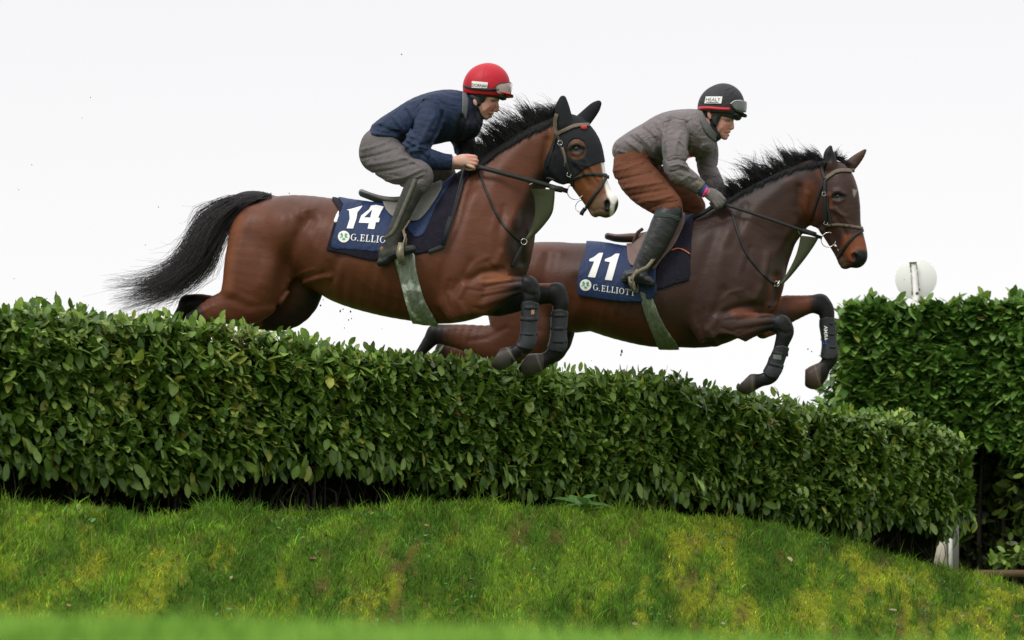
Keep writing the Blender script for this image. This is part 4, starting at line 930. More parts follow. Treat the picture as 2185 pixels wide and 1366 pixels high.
# tail
n = 3500
tp = np.array([(560, 420), (520, 416), (470, 440), (425, 500), (385, 560), (330, 600), (285, 622)], float); t = rng.uniform(0, 1, n)
r_off = rng.normal(0, 1, n); yo = rng.normal(0, .03, n); k0 = rng.uniform(0, 1, n) ** 1.3
root = np.stack([580 - 112 * k0, 419 - 4 * np.sin(k0 * 3.1) + 16 * k0 ** 2 + rng.normal(0, 2.5, n)], 1); wid = np.array([7, 22, 34, 34, 30]); pts = []
nlk = 130; lk = rng.integers(0, nlk, n); r_off = rng.normal(0, .85, nlk)[lk] + rng.normal(0, .33, n); ln = np.clip(rng.beta(3.2, 1.1, nlk)[lk] * 1.12 * rng.uniform(.75, 1.08, n), .2, 1.12)
targets = np.array([(505, 436), (448, 482), (418, 548), (362, 600), (286, 622)], float)
for i, (tx, ty) in enumerate(targets):
    nxv = np.array([-.72, -.69]) if i < 3 else np.array([-.35, -.93]) ; w_ = [17, 32, 36, 31, 32][i]
    q = np.stack([tx + nxv[0] * w_ * r_off * .62 + rng.normal(0, 5, nlk)[lk] * (i / 4) + rng.normal(0, 1.5 + .7 * i, n), ty + nxv[1] * w_ * r_off * .62 + rng.normal(0, 7, nlk)[lk] * (i / 4) ** 2 + rng.normal(0, 1.3 + .7 * i, n)], 1); pts.append(q)
ph = rng.uniform(0, 6.3, nlk)[lk]; wa = rng.uniform(3, 17, nlk)[lk]
for i in range(5): pts[i] = pts[i] + (np.array([-.6, -.8]) * (np.sin(ph + 2.1 * i) * wa * (.3 + .25 * i))[:, None])
C5 = np.stack([root] + pts, 1)
def along(tt):
    s_ = tt * 5; i = np.minimum(s_.astype(int), 4); f = (s_ - i)[:, None]; return C5[np.arange(n), i] * (1 - f) + C5[np.arange(n), i + 1] * f
P5 = [along(ln * a) for a in (.0, .2, .4, .6, .8, .999)]
fly = rng.uniform(size=n) < .06; P5[-1][fly] += np.stack([rng.uniform(-50, 10, fly.sum()), rng.uniform(-45, 25, fly.sum())], 1); P5[-2][fly] += np.array([-8, -10])
droop = rng.uniform(size=n) < .06; P5[-1][droop & (ln > .9)] += np.array([35, 30])
W3 = [np.array([A.P(a, b, y_ * (1 + .5 * i)) for (a, b), y_ in zip(p, yo)]) for i, p in enumerate(P5)]
V, f_ = strands(W3[0], W3[1:], rng.uniform(.0009, .0019, n), n=11)
mk('tail', V, f_, m_hair, h1, np.repeat(np.clip(np.array([.012, .010, .010]) * rng.uniform(.5, 2.2, (n, 1)), .002, 1), 33, 0))
# fine evaluation of the head for hood and bridle
def fine(fig, x0, y0, x1, y1, h, emb=True, pad=.3):
    lo = W(x0, y1, fig.D, 0); hi = W(x1, y0, fig.D, 0); lo[1] = fig.D - 1.2; hi[1] = fig.D + 1.2
    return fig.eval(h, lo, hi, emb=emb)
vH = fine(A, 1120, 190, 1345, 500, .0052)
eyecut = smooth_poly([(1210, 318), (1216, 302), (1232, 296), (1247, 304), (1252, 320), (1244, 336), (1228, 340), (1213, 332)])
V, Q = vH.shell([(1184, 250), (1190, 200), (1218, 198), (1224, 226), (1248, 216), (1288, 186), (1322, 206), (1316, 260), (1314, 320), (1308, 342), (1284, 347), (1268, 352), (1246, 362), (1232, 374), (1222, 386), (1190, 398), (1163, 392), (1160, 350), (1176, 312), (1183, 285)], .006, .01, 3, cut=eyecut)
mk('ear_hood', V, Q, m_hood, h1)
# bridle: straps wrap the whole head
br = empty('bridle', (0, 0, 0)); br.parent = h1
def wrapstrap(vol, pts, half, off, m, name, parent, th=.009):
    P = spline2(pts, 5); T = np.gradient(P, axis=0); T /= np.linalg.norm(T, axis=1)[:, None]; N = np.stack([-T[:, 1], T[:, 0]], 1)
    poly = np.vstack([P + N * half, (P - N * half)[::-1]]); V, Q = vol.shell(poly, off, th, 1)
    return mk(name, V, Q, m, parent)
wrapstrap(vH, [(1188, 243), (1184, 262), (1187, 288)], 4.5, .016, m_brown, 'headpiece', br)
wrapstrap(vH, [(1184, 288), (1205, 278), (1228, 268), (1258, 266)], 4.2, .015, m_brown, 'browband', br)
V, f_ = strap_on(vH, [(1190, 288), (1196, 308), (1203, 332), (1211, 356), (1219, 380), (1222, 398)], 4.2, .013, .005); mk('cheekpiece', V, f_, m_strap, br)
V, f_ = strap_on(vH, [(1200, 315), (1206, 338), (1206, 356)], 2.6, .017, .004); mk('cheek_strap_end', V, f_, m_brown, br)
V, f_ = strap_on(vH, [(1187, 290), (1178, 322), (1168, 360)], 3, .010, .004); mk('throatlash', V, f_, m_strap, br)
wrapstrap(vH, [(1222, 384), (1236, 377), (1258, 372), (1300, 374)], 3.4, .008, m_strap, 'noseband', br)
wrapstrap(vH, [(1294, 378), (1284, 396), (1266, 420), (1246, 450)], 3.4, .008, m_strap, 'lower_noseband', br)
for nm, (x_, y_), s_ in (('cheek_buckle', (1195, 305), 5), ('lower_buckle', (1214, 373), 4.5)):
    q = vH.on([x_], [y_], .020)[0]; V, f_ = ring(q, s_ * A.D / F, .0016, seg=20); mk(nm, V, f_, m_steel, br)
q = vH.on([1294], [378], .012)[0]; V, f_ = box(q, (.03, .012, .018)); mk('nose_keeper', V, f_, m_strap, br, smooth=False)
bit = vH.on([1228], [408], .020)[0]; V, f_ = ring(bit, 17.5 * A.D / F, .0028, (-.15, -1, .05), 40, 8); mk('bit_ring', V, f_, m_steel, br)
V, f_ = ring(W(1240, 440, A.D, -.16), 13 * A.D / F, .0022, (-.5, -1, .2), 30, 6); mk('lead_ring', V, f_, m_steel, br)
V, f_ = tube([bit + np.array([.042, 0, -.015]), bit + np.array([.062, -.002, -.03]), bit + np.array([.08, .01, -.03])], [.006, .008, .006], 8); mk('bit_mouthpiece', V, f_, m_steel, br)
V, f_ = band([W(1249, 445, A.D, -.20), W(1243, 452, A.D, -.20), W(1240, 459, A.D, -.20)], .011, .006); mk('chin_strap_end', V, f_, m_strap, br)
V, f_ = sphere(vH.on([1246], [272], .022)[0], .016, 10, 8, (1.1, .3, .7)); mk('red_tag', V, f_, mat('red_fabric', (.50, .02, .02), rough=.6), br)
# reins, martingale, neck strap
hand1 = A.P(1016, 355, -.17)
def rein(fig, a, b, sag, half, th=.004, m=m_strap, name='rein', parent=None, n=14, normal=(0, -1, 0), yb=0.0):
    t = np.linspace(0, 1, n)[:, None]; P = a * (1 - t) + b * t; P[:, 2] -= (4 * t * (1 - t))[:, 0] * sag; P[:, 1] -= (4 * t * (1 - t))[:, 0] * yb
    V, f_ = band(P, half, th, normal); return mk(name, V, f_, m, parent)
rein(A, hand1, bit + np.array([-.042, 0, .0]), .004, .0125, .005, name='rein', parent=br, yb=.04)
V, f_ = tube([W(1128, 395, A.D, -.275), W(1136, 391, A.D, -.275)], .002, 6); mk('rein_stop', V, f_, m_steel, br)
V, f_ = band([W(1172, 401, A.D, -.27), W(1184, 402, A.D, -.27), W(1200, 405, A.D, -.27)], .016, .012); mk('rein_buckle', V, f_, m_strap, br)
hand1f = A.P(1004, 350, .12); rein(A, hand1f, A.P(1210, 388, -.05), .0, .008, name='rein', parent=br)
def sheet(fig, rows, m, name, parent, thick=.004):
    """cloth between two px outlines: rows of ((x,y,yoff),(x,y,yoff))"""
    L_ = catmull(np.array([fig.P(*r[0]) for r in rows]), 5); R_ = catmull(np.array([fig.P(*r[1]) for r in rows]), 5); n = len(L_); k = 7; V = []
    for sgn in (-1, 1):
        for i in range(n):
            for j in range(k): t = j / (k - 1); V.append(L_[i] * (1 - t) + R_[i] * t + np.array([0, sgn * thick / 2 - .012 * math.sin(PI * t), 0]))
    V = np.array(V); Q = []
    for s_ in (0, 1):
        for i in range(n - 1):
            for j in range(k - 1):
                a = s_ * n * k + i * k + j; q = [a, a + 1, a + k + 1, a + k]; Q.append(q if s_ == 0 else q[::-1])
    for i in range(n - 1):
        for j in (0, k - 1): a = i * k + j; b = a + n * k; Q.append([a, a + k, b + k, b] if j == 0 else [a, b, b + k, a + k])
    return mk(name, V, np.array(Q), m, parent)
mg = empty('breastplate', (0, 0, 0)); mg.parent = h1
sheet(A, [((1132, 403, -.14), (1184, 405, -.20)), ((1139, 420, -.12), (1183, 428, -.18)), ((1142, 445, -.10), (1178, 456, -.15)), ((1139, 470, -.08), (1160, 482, -.10)), ((1131, 492, -.06), (1138, 505, -.06)), ((1122, 508, -.08), (1126, 515, -.07))], m_elastic, 'martingale_bib', mg)
V, f_ = strap_on(vA, [(1022, 366), (1032, 395), (1046, 428), (1062, 462), (1082, 490), (1104, 510), (1116, 514)], 2.6, .004, .004); mk('neck_strap', V, f_, m_strap, mg)
V, f_ = strap_on(vA, [(1120, 516), (1112, 528), (1102, 545), (1092, 570)], 4.5, .004, .004); mk('chest_strap', V, f_, m_strap, mg)
V, f_ = ring(vA.on([1118], [516], .014)[0], .016, .0025, seg=20); mk('breast_ring', V, f_, m_steel, mg)

# saddle cloth, saddle, girth
def emblem(parent, vol, cx, cy, R, ang=0, k=1.0):
    a = np.linspace(0, 2 * PI, 28, endpoint=False); V2, T = poly_mesh([[(cx + R * math.cos(q), cy + R * 1.0 * math.sin(q)) for q in a]], 4); 
    print_on('emblem_disc', vol, V2, T, m_print, parent, .0040)
    P = []
    for s_ in (-1, 1):
        f = lambda pts: [(cx + s_ * x * R, cy + y * R) for x, y in pts]
        P += [f([(.05, -.30), (.18, -.42), (.36, -.68), (.52, -.52), (.66, -.40), (.60, -.28), (.44, -.34), (.46, -.05), (.66, .06), (.70, .22), (.48, .18), (.36, .02), (.28, .22), (.14, .10), (.20, -.12)])]
    P += [[(cx - .3 * R, cy + .34 * R), (cx - .02 * R, cy + .22 * R), (cx + .28 * R, cy + .34 * R), (cx + .2 * R, cy + .6 * R), (cx - .2 * R, cy + .6 * R)]]
    V2, T = poly_mesh(P, 4); print_on('emblem', vol, V2, T, m_green, parent, .0050)
vS = fine(A, 680, 340, 1010, 600, .0065, emb=False)
cl = empty('saddle_cloth', A.P(830, 470), 'navy saddle cloth numbered 14, under the grey saddle of the bright bay horse', 'saddle cloth')
V, Q = vS.shell([(726, 395), (990, 345), (988, 395), (966, 470), (948, 526), (915, 538), (868, 548), (840, 556), (786, 556), (735, 543), (700, 536), (697, 530), (704, 505), (712, 476), (722, 448)], .010, .008, 2, wr=wrinkle(.002, 18, 81))
mk('under_pad', V, Q, m_pad, cl)
V, Q = vS.shell([(738, 395), (975, 345), (972, 372), (930, 440), (905, 500), (880, 505), (868, 485), (858, 500), (850, 548), (800, 538), (735, 533), (706, 528), (713, 495), (722, 462), (732, 438)], .0145, .006, 2, wr=wrinkle(.0016, 14, 82))
mk('number_cloth', V, Q, m_navy, cl); vS = vS; vC = vS.last
V, Q = vS.shell([(965, 350), (992, 350), (989, 396), (967, 470), (949, 530), (915, 542), (912, 534), (942, 522), (959, 468), (981, 396)], .0135, .006, 1); mk('binding', V, Q, m_edge, cl)
V, Q = vS.shell([(717, 458), (724, 446), (724, 462), (719, 476), (711, 474)], .0135, .006, 1, side=-1); mk('white_corner', V, Q, m_print, cl)
one14 = [(773.7, 438.7), (765, 441), (755.6, 444), (739.2, 447.9), (745, 449.3), (746.2, 466.9), (739.8, 487.3), (753.2, 487.7), (760.3, 466.9), (762.6, 452.8), (770.8, 443.4)]
four14 = [[(802.4, 437), (792, 438.7), (787.2, 447), (770.8, 459.8), (767.3, 469.2), (765.5, 475.3), (787.2, 476.2), (790, 464.5), (776.7, 464), (794.2, 447)], [(802.4, 437), (794.2, 447), (790, 464.5), (787.2, 476.2), (784.3, 488), (798.9, 489), (801.9, 474.5), (808.3, 473.9), (810.6, 466.3), (807, 464), (813, 451.6), (818.8, 441)]]
V2, T = poly_mesh([one14] + four14, 6); print_on('number', vC, V2, T, m_print, cl, .0042)
V2, T = poly_mesh(word_polys('G.ELLIOTT', (749.5, 498.5), (13.6, 1.1), (-1.8, 14.5)), 7); print_on('lettering', vC, V2, T, m_print, cl, .0042)
emblem(cl, vC, 733.5, 505, 12.5)
sd1 = empty('racing_saddle', A.P(840, 420), 'small grey racing saddle on the horse numbered 14', 'saddle')
Sf = Fig(A.D, A.slope, A.px0)
Sf.chain([(772, 412, 7, .085), (790, 419, 6.5, .10), (815, 427, 8, .09), (845, 430, 9, .08), (880, 424, 10, .07), (910, 408, 11, .055), (925, 398, 8, .04)], k=.02)
vv = Sf.eval(.005); V, Q = vv.mesh(); mk('seat', V, Q, m_gsad, sd1)
V, Q = vS.shell([(815, 420), (850, 405), (900, 385), (925, 372), (945, 392), (925, 432), (893, 470), (862, 468), (838, 462), (824, 448), (819, 436)], .026, .008, 3); mk('flap', V, Q, m_gsad, sd1)
V, f_ = band(np.array([A.P(873, 470, -.33), A.P(860, 490, -.35), A.P(866, 512, -.37), A.P(864, 525, -.375)]), .0075, .004); mk('stirrup_leather', V, f_, m_tan, sd1)
g_ = catmull(np.array([A.P(866, 500, -.375), A.P(862, 515, -.385), A.P(856, 530, -.39), A.P(855, 548, -.39), A.P(857, 560, -.385), A.P(861, 562, -.34), A.P(864, 560, -.30), A.P(866, 540, -.30), A.P(866, 505, -.36)]), 4); V, f_ = tube(g_, .007, 8, flat=((1, 0, 0), .7)); mk('stirrup', V, f_, m_brass, sd1)
V, f_ = band(np.array([A.P(856, 518, -.40), A.P(853, 540, -.40), A.P(858, 562, -.395)]), [.014, .022, .017], .006); mk('stirrup_branch', V, f_, m_brass, sd1)
vG = fine(A, 800, 520, 960, 730, .0065, emb=False)
V, Q = vG.shell([(840, 540), (880, 536), (888, 575), (897, 612), (908, 645), (925, 675), (938, 700), (938, 720), (905, 720), (880, 690), (868, 655), (858, 618), (850, 585)], .014, .010, 3, wr=wrinkle(.0045, 26, 83))
px_, py_ = vG.pix(V); s_ = noise3(V[:, 0] * 1.5, V[:, 1], V[:, 2] * .6, 30, 84); cc = lerp(np.tile([.22, .235, .205], (len(V), 1)), np.array([.64, .66, .63]), ss(.25, .9, s_ + .9 * (np.exp(-((py_ - 615) / 9) ** 2)) + .5 * ss(8, 2, np.abs(linedist(px_, py_, [(842, 545), (855, 600), (870, 655), (905, 695)])))))
mk('girth', V, Q, m_girth, sd1, cc)
# leg boots
def legboot(name, fig, par, poly, side, extra=None):
    b = np.array(poly, float); v = fine(fig, b[:, 0].min() - 15, b[:, 1].min() - 15, b[:, 0].max() + 15, b[:, 1].max() + 15, .0045, emb=False)
    V, Q = v.shell(poly, .0115, .011, 2, side=side); return mk(name, V, Q, m_nboot, par), v
b1, vb = legboot('leg_boot', A, h1, [(1114, 644), (1150, 648), (1148, 690), (1143, 738), (1134, 746), (1118, 744), (1102, 738), (1104, 714), (1108, 712), (1111, 670)], -1)
b1['label'] = 'black brushing boot on the near foreleg'
V2, T = strip_mesh([(1134, 658), (1143, 658), (1143, 671), (1133, 671)], 5); print_on('tab', vb, V2, T, mat('orange_tab', (.42, .22, .12), var=.4, vscale=400), b1, .014)
for y_ in (655, 680, 712):
    V, f_ = strap_on(vb, [(1110, y_), (1122, y_ + 1), (1134, y_ + 1.5), (1147, y_ + 1)], 4.5 if y_ < 700 else 3, .0135, .002); mk('boot_strap', V, f_, m_edge, b1)
b2, vb = legboot('leg_boot', A, h1, [(1178, 662), (1213, 666), (1213, 700), (1210, 742), (1200, 752), (1184, 750), (1168, 742), (1172, 700)], 1)
for y_ in (672, 700, 728):
    V, f_ = strap_on(vb, [(1174, y_), (1186, y_ + 1), (1198, y_ + 1), (1210, y_)], 4.0, .0135, .002); mk('boot_strap', V, f_, m_edge, b2)
# ================================================================== HORSE 11 (farther, dark bay)
B = Fig(19.6, math.tan(math.radians(9)), 1330)
h2 = empty('racehorse', B.P(1330, 620), 'dark bay racehorse with bare head and small white star, leaping on the right', 'horse')
B.chain([(1075, 585, 58, .16), (1120, 592, 73, .235), (1165, 602, 84, .25), (1215, 614, 95, .255), (1270, 614, 93, .27), (1335, 628, 98, .285), (1400, 630, 110, .28), (1455, 612, 129, .255), (1505, 600, 139, .225), (1560, 596, 112, .20)], k=.03)
B.chain([(1560, 560, 110, .175), (1590, 520, 100, .15), (1622, 482, 84, .12), (1660, 448, 72, .098), (1700, 418, 60, .085), (1738, 388, 48, .078)], k=.06)
B.chain([(1090, 600, 62, .12, -.10), (1110, 660, 70, .12, -.12), (1110, 715, 62, .10, -.13), (1060, 735, 44, .07, -.13), (990, 720, 28, .045, -.13), (930, 712, 20, .036, -.13)], k=.04)
B.chain([(930, 712, 19, .034, -.13), (900, 750, 11, .024, -.13), (868, 800, 10.5, .023, -.13), (850, 820, 14, .028, -.13)], k=.012)
B.chain([(848, 822, 14, .030, -.13), (820, 830, 19, .045, -.13)], k=.01)
B.chain([(1150, 600, 70, .11, .10), (1175, 670, 55, .11, .13), (1165, 730, 50, .09, .13), (1110, 760, 38, .065, .13), (1010, 760, 26, .045, .13), (950, 745, 20, .036, .13)], k=.025)
B.chain([(950, 745, 19, .034, .13), (915, 790, 11, .024, .13), (885, 830, 12, .024, .13)], k=.012)
B.chain([(1560, 540, 60, .05, -.13), (1550, 610, 66, .07, -.15), (1530, 665, 60, .075, -.16), (1525, 700, 43, .07, -.16)], k=.05)
B.chain([(1525, 698, 43, .075, -.15), (1560, 700, 39, .068, -.16), (1600, 694, 27, .05, -.16), (1642, 688, 18, .036, -.16), (1668, 694, 20, .036, -.16)], k=.035)
B.chain([(1668, 694, 20.5, .036, -.16), (1675, 708, 19, .034, -.16), (1668, 734, 15, .028, -.16), (1655, 775, 13, .023, -.16), (1649, 795, 16, .027, -.16), (1640, 806, 15, .026, -.16), (1622, 812, 13, .026, -.16)], k=.012)
B.chain([(1622, 812, 13, .030, -.16), (1609, 815, 17, .042, -.16), (1592, 820, 21, .052, -.16)], k=.006); B.ell(1545, 773, 61, 61, .16, -.16, 0, .003, True)
B.chain([(1590, 630, 55, .08, .12), (1630, 672, 42, .07, .14), (1680, 660, 30, .05, .15), (1725, 650, 20, .038, .16), (1750, 649, 21, .036, .16)], k=.035)
B.chain([(1750, 649, 21.5, .036, .16), (1762, 662, 18, .033, .16), (1766, 690, 15, .028, .16), (1771, 730, 14, .024, .16), (1772, 756, 17, .028, .16), (1766, 774, 15, .027, .16), (1756, 786, 14, .027, .16)], k=.012)
B.chain([(1757, 786, 14, .032, .16), (1748, 795, 20, .044, .16), (1736, 806, 25, .053, .16)], k=.006); B.ell(1660, 806, 60, 60, .16, .16, 0, .003, True)
B.chain([(1645, 700, 16, .04, .12), (1628, 706, 17, .05, .10)], k=.03)
hf2 = Frame(B.P(1775, 375, 0), math.radians(33))
B.chain([(1756, 378, 38, .072), (1776, 388, 46, .085), (1781, 415, 54, .098), (1789, 450, 50, .088), (1801, 485, 38, .066), (1812, 512, 32.5, .056), (1820, 536, 29.5, .052), (1824, 550, 26, .05)], k=.02, fr=hf2)
B.ell(1752, 440, 40, 44, .078, 0, 0, .03, fr=hf2)
B.chain([(1770, 490, 20, .045), (1795, 535, 19, .036), (1803, 560, 17, .034)], k=.02, fr=hf2)
B.ell(1828, 550, 19, 22, .05, -.005, -20, .015, fr=hf2)
B.chain([(1774, 354, 15, .026, -.065), (1770, 340, 14, .024, -.068), (1769, 326, 10, .018, -.07), (1772, 314, 4, .010, -.07)], k=.012)
B.chain([(1812, 356, 13, .024, .02), (1824, 344, 12, .020, .03), (1837, 331, 8, .015, .03), (1846, 321, 3.5, .008, .03)], k=.012)
B.ell(1828, 553, 6.5, 10, .020, -.050, -10, .006, True, hf2)
B.ell(1770, 336, 6, 12, .012, -.095, 0, .006, True)
e = B.emboss
e([(1772, 418), (1779, 409), (1792, 408), (1802, 414)], 5, .010); e([(1778, 428), (1790, 431), (1800, 425)], 4, .006); e([(1788, 419), (1790, 419)], 7, -.008)
e([(1722, 415), (1718, 450), (1730, 478), (1750, 492)], 7, .009); e([(1706, 400), (1704, 440), (1712, 470)], 9, -.014); e([(1782, 445), (1800, 462), (1812, 480)], 3.5, .006); e([(1780, 460), (1795, 480), (1806, 500)], 6, -.006)
e([(1722, 470), (1690, 520), (1655, 590), (1645, 640)], 12, -.016); e([(1700, 480), (1665, 530), (1630, 590)], 13, .008)
e([(1690, 380), (1620, 440), (1590, 500)], 16, .008); e([(1590, 440), (1575, 490), (1555, 530)], 10, -.008)
e([(1545, 460), (1520, 520), (1495, 590), (1480, 660), (1500, 720)], 14, -.008); e([(1560, 500), (1535, 570), (1520, 640)], 16, .010)
e([(1640, 545), (1635, 600), (1615, 640)], 12, .018); e([(1620, 650), (1580, 655), (1545, 668)], 8, -.014); e([(1655, 590), (1656, 640)], 9, -.012)
e([(1528, 680), (1512, 705), (1528, 735)], 8, .010); e([(1545, 620), (1530, 660), (1510, 690)], 10, -.008)
e([(1575, 684), (1610, 680), (1650, 676)], 3.5, -.006); e([(1570, 704), (1610, 698), (1648, 692)], 4, -.006); e([(1570, 668), (1640, 672)], 5, .005)
e([(1170, 545), (1160, 600), (1150, 650), (1140, 700)], 15, -.014); e([(1160, 535), (1195, 535)], 16, .015); e([(1200, 690), (1220, 640), (1230, 600)], 14, -.010)
e([(1660, 380), (1720, 400)], 14, .004)
for p_, w_, a_ in (([(1796, 470), (1806, 488), (1812, 506)], 2.6, .004), ([(1790, 568), (1806, 560), (1818, 562)], 2.2, -.005), ([(1818, 540), (1830, 540), (1838, 550), (1834, 566)], 2.6, .006), ([(1772, 445), (1790, 456), (1808, 462)], 3, .006), ([(1812, 380), (1826, 405), (1832, 440)], 4, .003),
    ([(1545, 684), (1580, 680), (1620, 672)], 3, -.005), ([(1540, 700), (1575, 712), (1605, 702)], 3, -.006), ([(1500, 660), (1494, 690), (1502, 720)], 4, -.006), ([(1660, 672), (1674, 678), (1686, 692)], 3, .006), ([(1660, 705), (1674, 712), (1688, 708)], 2.6, -.005), ([(1600, 530), (1590, 580), (1596, 620)], 5, -.007), ([(1588, 545), (1574, 590), (1578, 628)], 6, .006), ([(1540, 640), (1555, 625), (1585, 618)], 4, .005),
    ([(1740, 632), (1756, 634), (1768, 646)], 3, .005), ([(1690, 640), (1720, 640)], 3, -.004), ([(1478, 600), (1474, 650), (1482, 700)], 6, .004), ([(1150, 640), (1175, 620), (1200, 612)], 4, .006), ([(1040, 705), (1000, 700), (960, 700)], 3, .004), ([(1080, 700), (1040, 722), (1000, 728)], 5, -.006), ([(1590, 470), (1640, 500), (1680, 500)], 8, .004), ([(1700, 450), (1718, 470)], 5, .005)): e(p_, w_ * 1.1, a_ * .75, 0 if p_[0][0] > 1685 and p_[0][1] > 600 else -1)
for i in range(6): e([(1290 + 26 * i, 640), (1284 + 26 * i, 670), (1280 + 26 * i, 705)], 6, .002)
vB = B.eval(VOX)
V, Q = vB.mesh(); px, py = vB.pix(V); yl = V[:, 1] - (B.D - B.slope * (px - B.px0) * B.D / F)
c = hide_base(px, py, V, BAY2, BAY2D, BAY2R, 0)
c = lerp(c, BAY1 * .75, .75 * ss(1290, 1130, px)); c = lerp(c, BAY2D, .5 * near_pts(V, px, py, [(1500, 480), (1560, 440), (1640, 400)], 10, 50))
c = lerp(c, BAY2R, .5 * near_pts(V, px, py, [(1230, 640), (1300, 690), (1420, 720)], 10, 45)); c = lerp(c, BAY2R, .6 * near_pts(V, px, py, [(1655, 600), (1650, 650), (1640, 670)], 5, 20))
c = lerp(c, BAY2R, .8 * near_pts(V, px, py, [(1565, 666), (1610, 672)], 4, 14)); c = lerp(c, BAY2R * 1.1, .8 * near_pts(V, px, py, [(1675, 645), (1715, 645)], 8, 26) * (yl > 0)); c = lerp(c, BAY2R, .7 * near_pts(V, px, py, [(1620, 715), (1640, 705)], 8, 22) * (yl > 0))
c = lerp(c, BLACK, ss(1605, 1655, px + .5 * (py - 690)) * (py > 662) * (yl < .03)); c = lerp(c, BLACK, ss(1722, 1748, px) * (py > 615) * (yl > .02)); c = lerp(c, BLACK, ss(735, 750, py) * (px > 1500))
c = lerp(c, BLACK, ss(980, 930, px) * (py > 660)); c = lerp(c, BLACK * 1.5, ss(.02, .07, yl) * (px < 1240) * ss(680, 705, py) * (px > 1000))  # black hock; shade on the far thigh painted into the coat
c = lerp(c, BAY2R * .8, .8 * near_pts(V, px, py, [(1728, 400), (1722, 430), (1728, 460)], 8, 26)); c = lerp(c, BAY2R * .85, .75 * near_pts(V, px, py, [(1745, 345), (1752, 370)], 6, 16))
c = lerp(c, np.array([.170, .050, .018]), in_poly(px, py, [(1800, 500), (1848, 505), (1856, 560), (1830, 548), (1812, 560), (1795, 530)], 8)); c = lerp(c, BAY2R * 1.2, .6 * near_pts(V, px, py, [(1768, 415), (1772, 440)], 3, 9))
c = lerp(c, BLACK * 1.3, in_poly(px, py, [(1826, 532), (1860, 536), (1856, 590), (1800, 590), (1806, 574), (1818, 568)], 5)); c = lerp(c, np.array([.10, .06, .04]), .7 * in_poly(px, py, [(1788, 545), (1806, 550), (1806, 572), (1792, 572)], 4))
c = lerp(c, np.array([.36, .32, .30]), .6 * in_poly(px, py, [(1820, 404), (1829, 406), (1826, 414), (1823, 421), (1820, 414)], 2)); c = lerp(c, BLACK * 1.1, near_pts(V, px, py, [(1780, 418), (1798, 419)], 4, 9))
c = lerp(c, BLACK * 1.3, (px > 1755) * (px < 1790) * ss(358, 335, py) * (yl < 0)); c = lerp(c, np.array([.07, .035, .025]), near_pts(V, px, py, [(1820, 350), (1845, 325)], 6, 12) * .8)
c = lerp(c, np.array([.050, .042, .036]), 1. * ((px < 1612) & (py > 780) & (px > 1570))); c = lerp(c, np.array([.070, .046, .034]), 1. * ((px < 1752) & (py > 775) & (px > 1710)))
c = lerp(c, np.array([.16, .13, .10]), near_pts(V, px, py, [(1604, 795), (1606, 838)], 1, 3) * .5 + near_pts(V, px, py, [(1738, 778), (1752, 830)], 1, 3) * .5)
c = lerp(c, BLACK * 1.3, ss(13, 8, linedist(px, py, [(1545, 436), (1605, 402), (1675, 368), (1755, 348)])) * (py < 445))
mk('body', V, Q, m_hide, h2, c)
q = vB.on([1789], [419.5], 0)[0]; V_, f_ = sphere(q + np.array([0, .0185, 0]), .0225, 18, 12); mk('eye', V_, f_, m_eye, h2)
cr2 = [(1545, 430), (1575, 412), (1605, 396), (1640, 378), (1675, 362), (1705, 352), (1735, 345), (1760, 345)]
mane(h2, B, vB, cr2, [(1534, 408), (1552, 384), (1580, 358), (1608, 348), (1650, 324), (1684, 316), (1710, 328), (1748, 322)], 2200, BLACK, .03, 0, .0013, 'mane', 15, .012)
mane(h2, B, vB, [(1772, 342), (1785, 340), (1798, 346), (1806, 352)], [(1790, 322), (1806, 332), (1816, 346), (1818, 362)], 420, BLACK, .02, 0, .0011, 'forelock', 19, .01)
side_mane(h2, vB, cr2, 2400, -10, 12)
mane(h2, B, vB, cr2, [(1528, 398), (1545, 366), (1572, 340), (1600, 330), (1640, 306), (1672, 296), (1700, 310), (1740, 308)], 420, BLACK * 1.4, .04, 0, .0008, 'loose_hair', 18, .02)
vK = fine(B, 1680, 300, 1870, 610, .0052)
bb = empty('bridle', (0, 0, 0)); bb.parent = h2
wrapstrap(vK, [(1760, 344), (1754, 362), (1760, 384)], 4.0, .010, m_strap, 'headpiece', bb)
wrapstrap(vK, [(1758, 384), (1772, 373), (1790, 364), (1824, 364)], 4.2, .009, m_brown, 'browband', bb)
V, f_ = strap_on(vK, [(1761, 384), (1760, 410), (1762, 440), (1763, 468), (1764, 490)], 4.0, .007, .005); mk('cheekpiece', V, f_, m_strap, bb)
V, f_ = strap_on(vK, [(1760, 386), (1748, 415), (1738, 445), (1730, 472)], 2.4, .005, .004); mk('throatlash', V, f_, m_strap, bb)
V, f_ = strap_on(vK, [(1766, 415), (1766, 440), (1772, 470), (1776, 484)], 2.4, .006, .004); mk('noseband_strap', V, f_, m_strap, bb)
wrapstrap(vK, [(1764, 482), (1785, 480), (1810, 482), (1856, 489)], 3.2, .008, m_brown, 'noseband', bb)
wrapstrap(vK, [(1848, 488), (1828, 500), (1808, 520), (1786, 552)], 3.2, .008, m_strap, 'lower_noseband', bb)
for nm, (x_, y_), s_ in (('cheek_buckle', (1758, 414), 4), ('lower_buckle', (1762, 476), 4)):
    q = vK.on([x_], [y_], .014)[0]; V, f_ = ring(q, s_ * B.D / F, .0016, seg=20); mk(nm, V, f_, m_steel, bb)
bit2 = vK.on([1768], [512], .022)[0]; V, f_ = ring(bit2, 15.5 * B.D / F, .0028, (-.2, -1, .05), 40, 8); mk('bit_ring', V, f_, m_steel, bb)
V, f_ = tube([bit2 + np.array([.035, 0, -.03]), bit2 + np.array([.055, -.002, -.04]), bit2 + np.array([.06, -.01, -.065])], [.008, .010, .007], 8); mk('bit_mouthpiece', V, f_, m_print, bb)
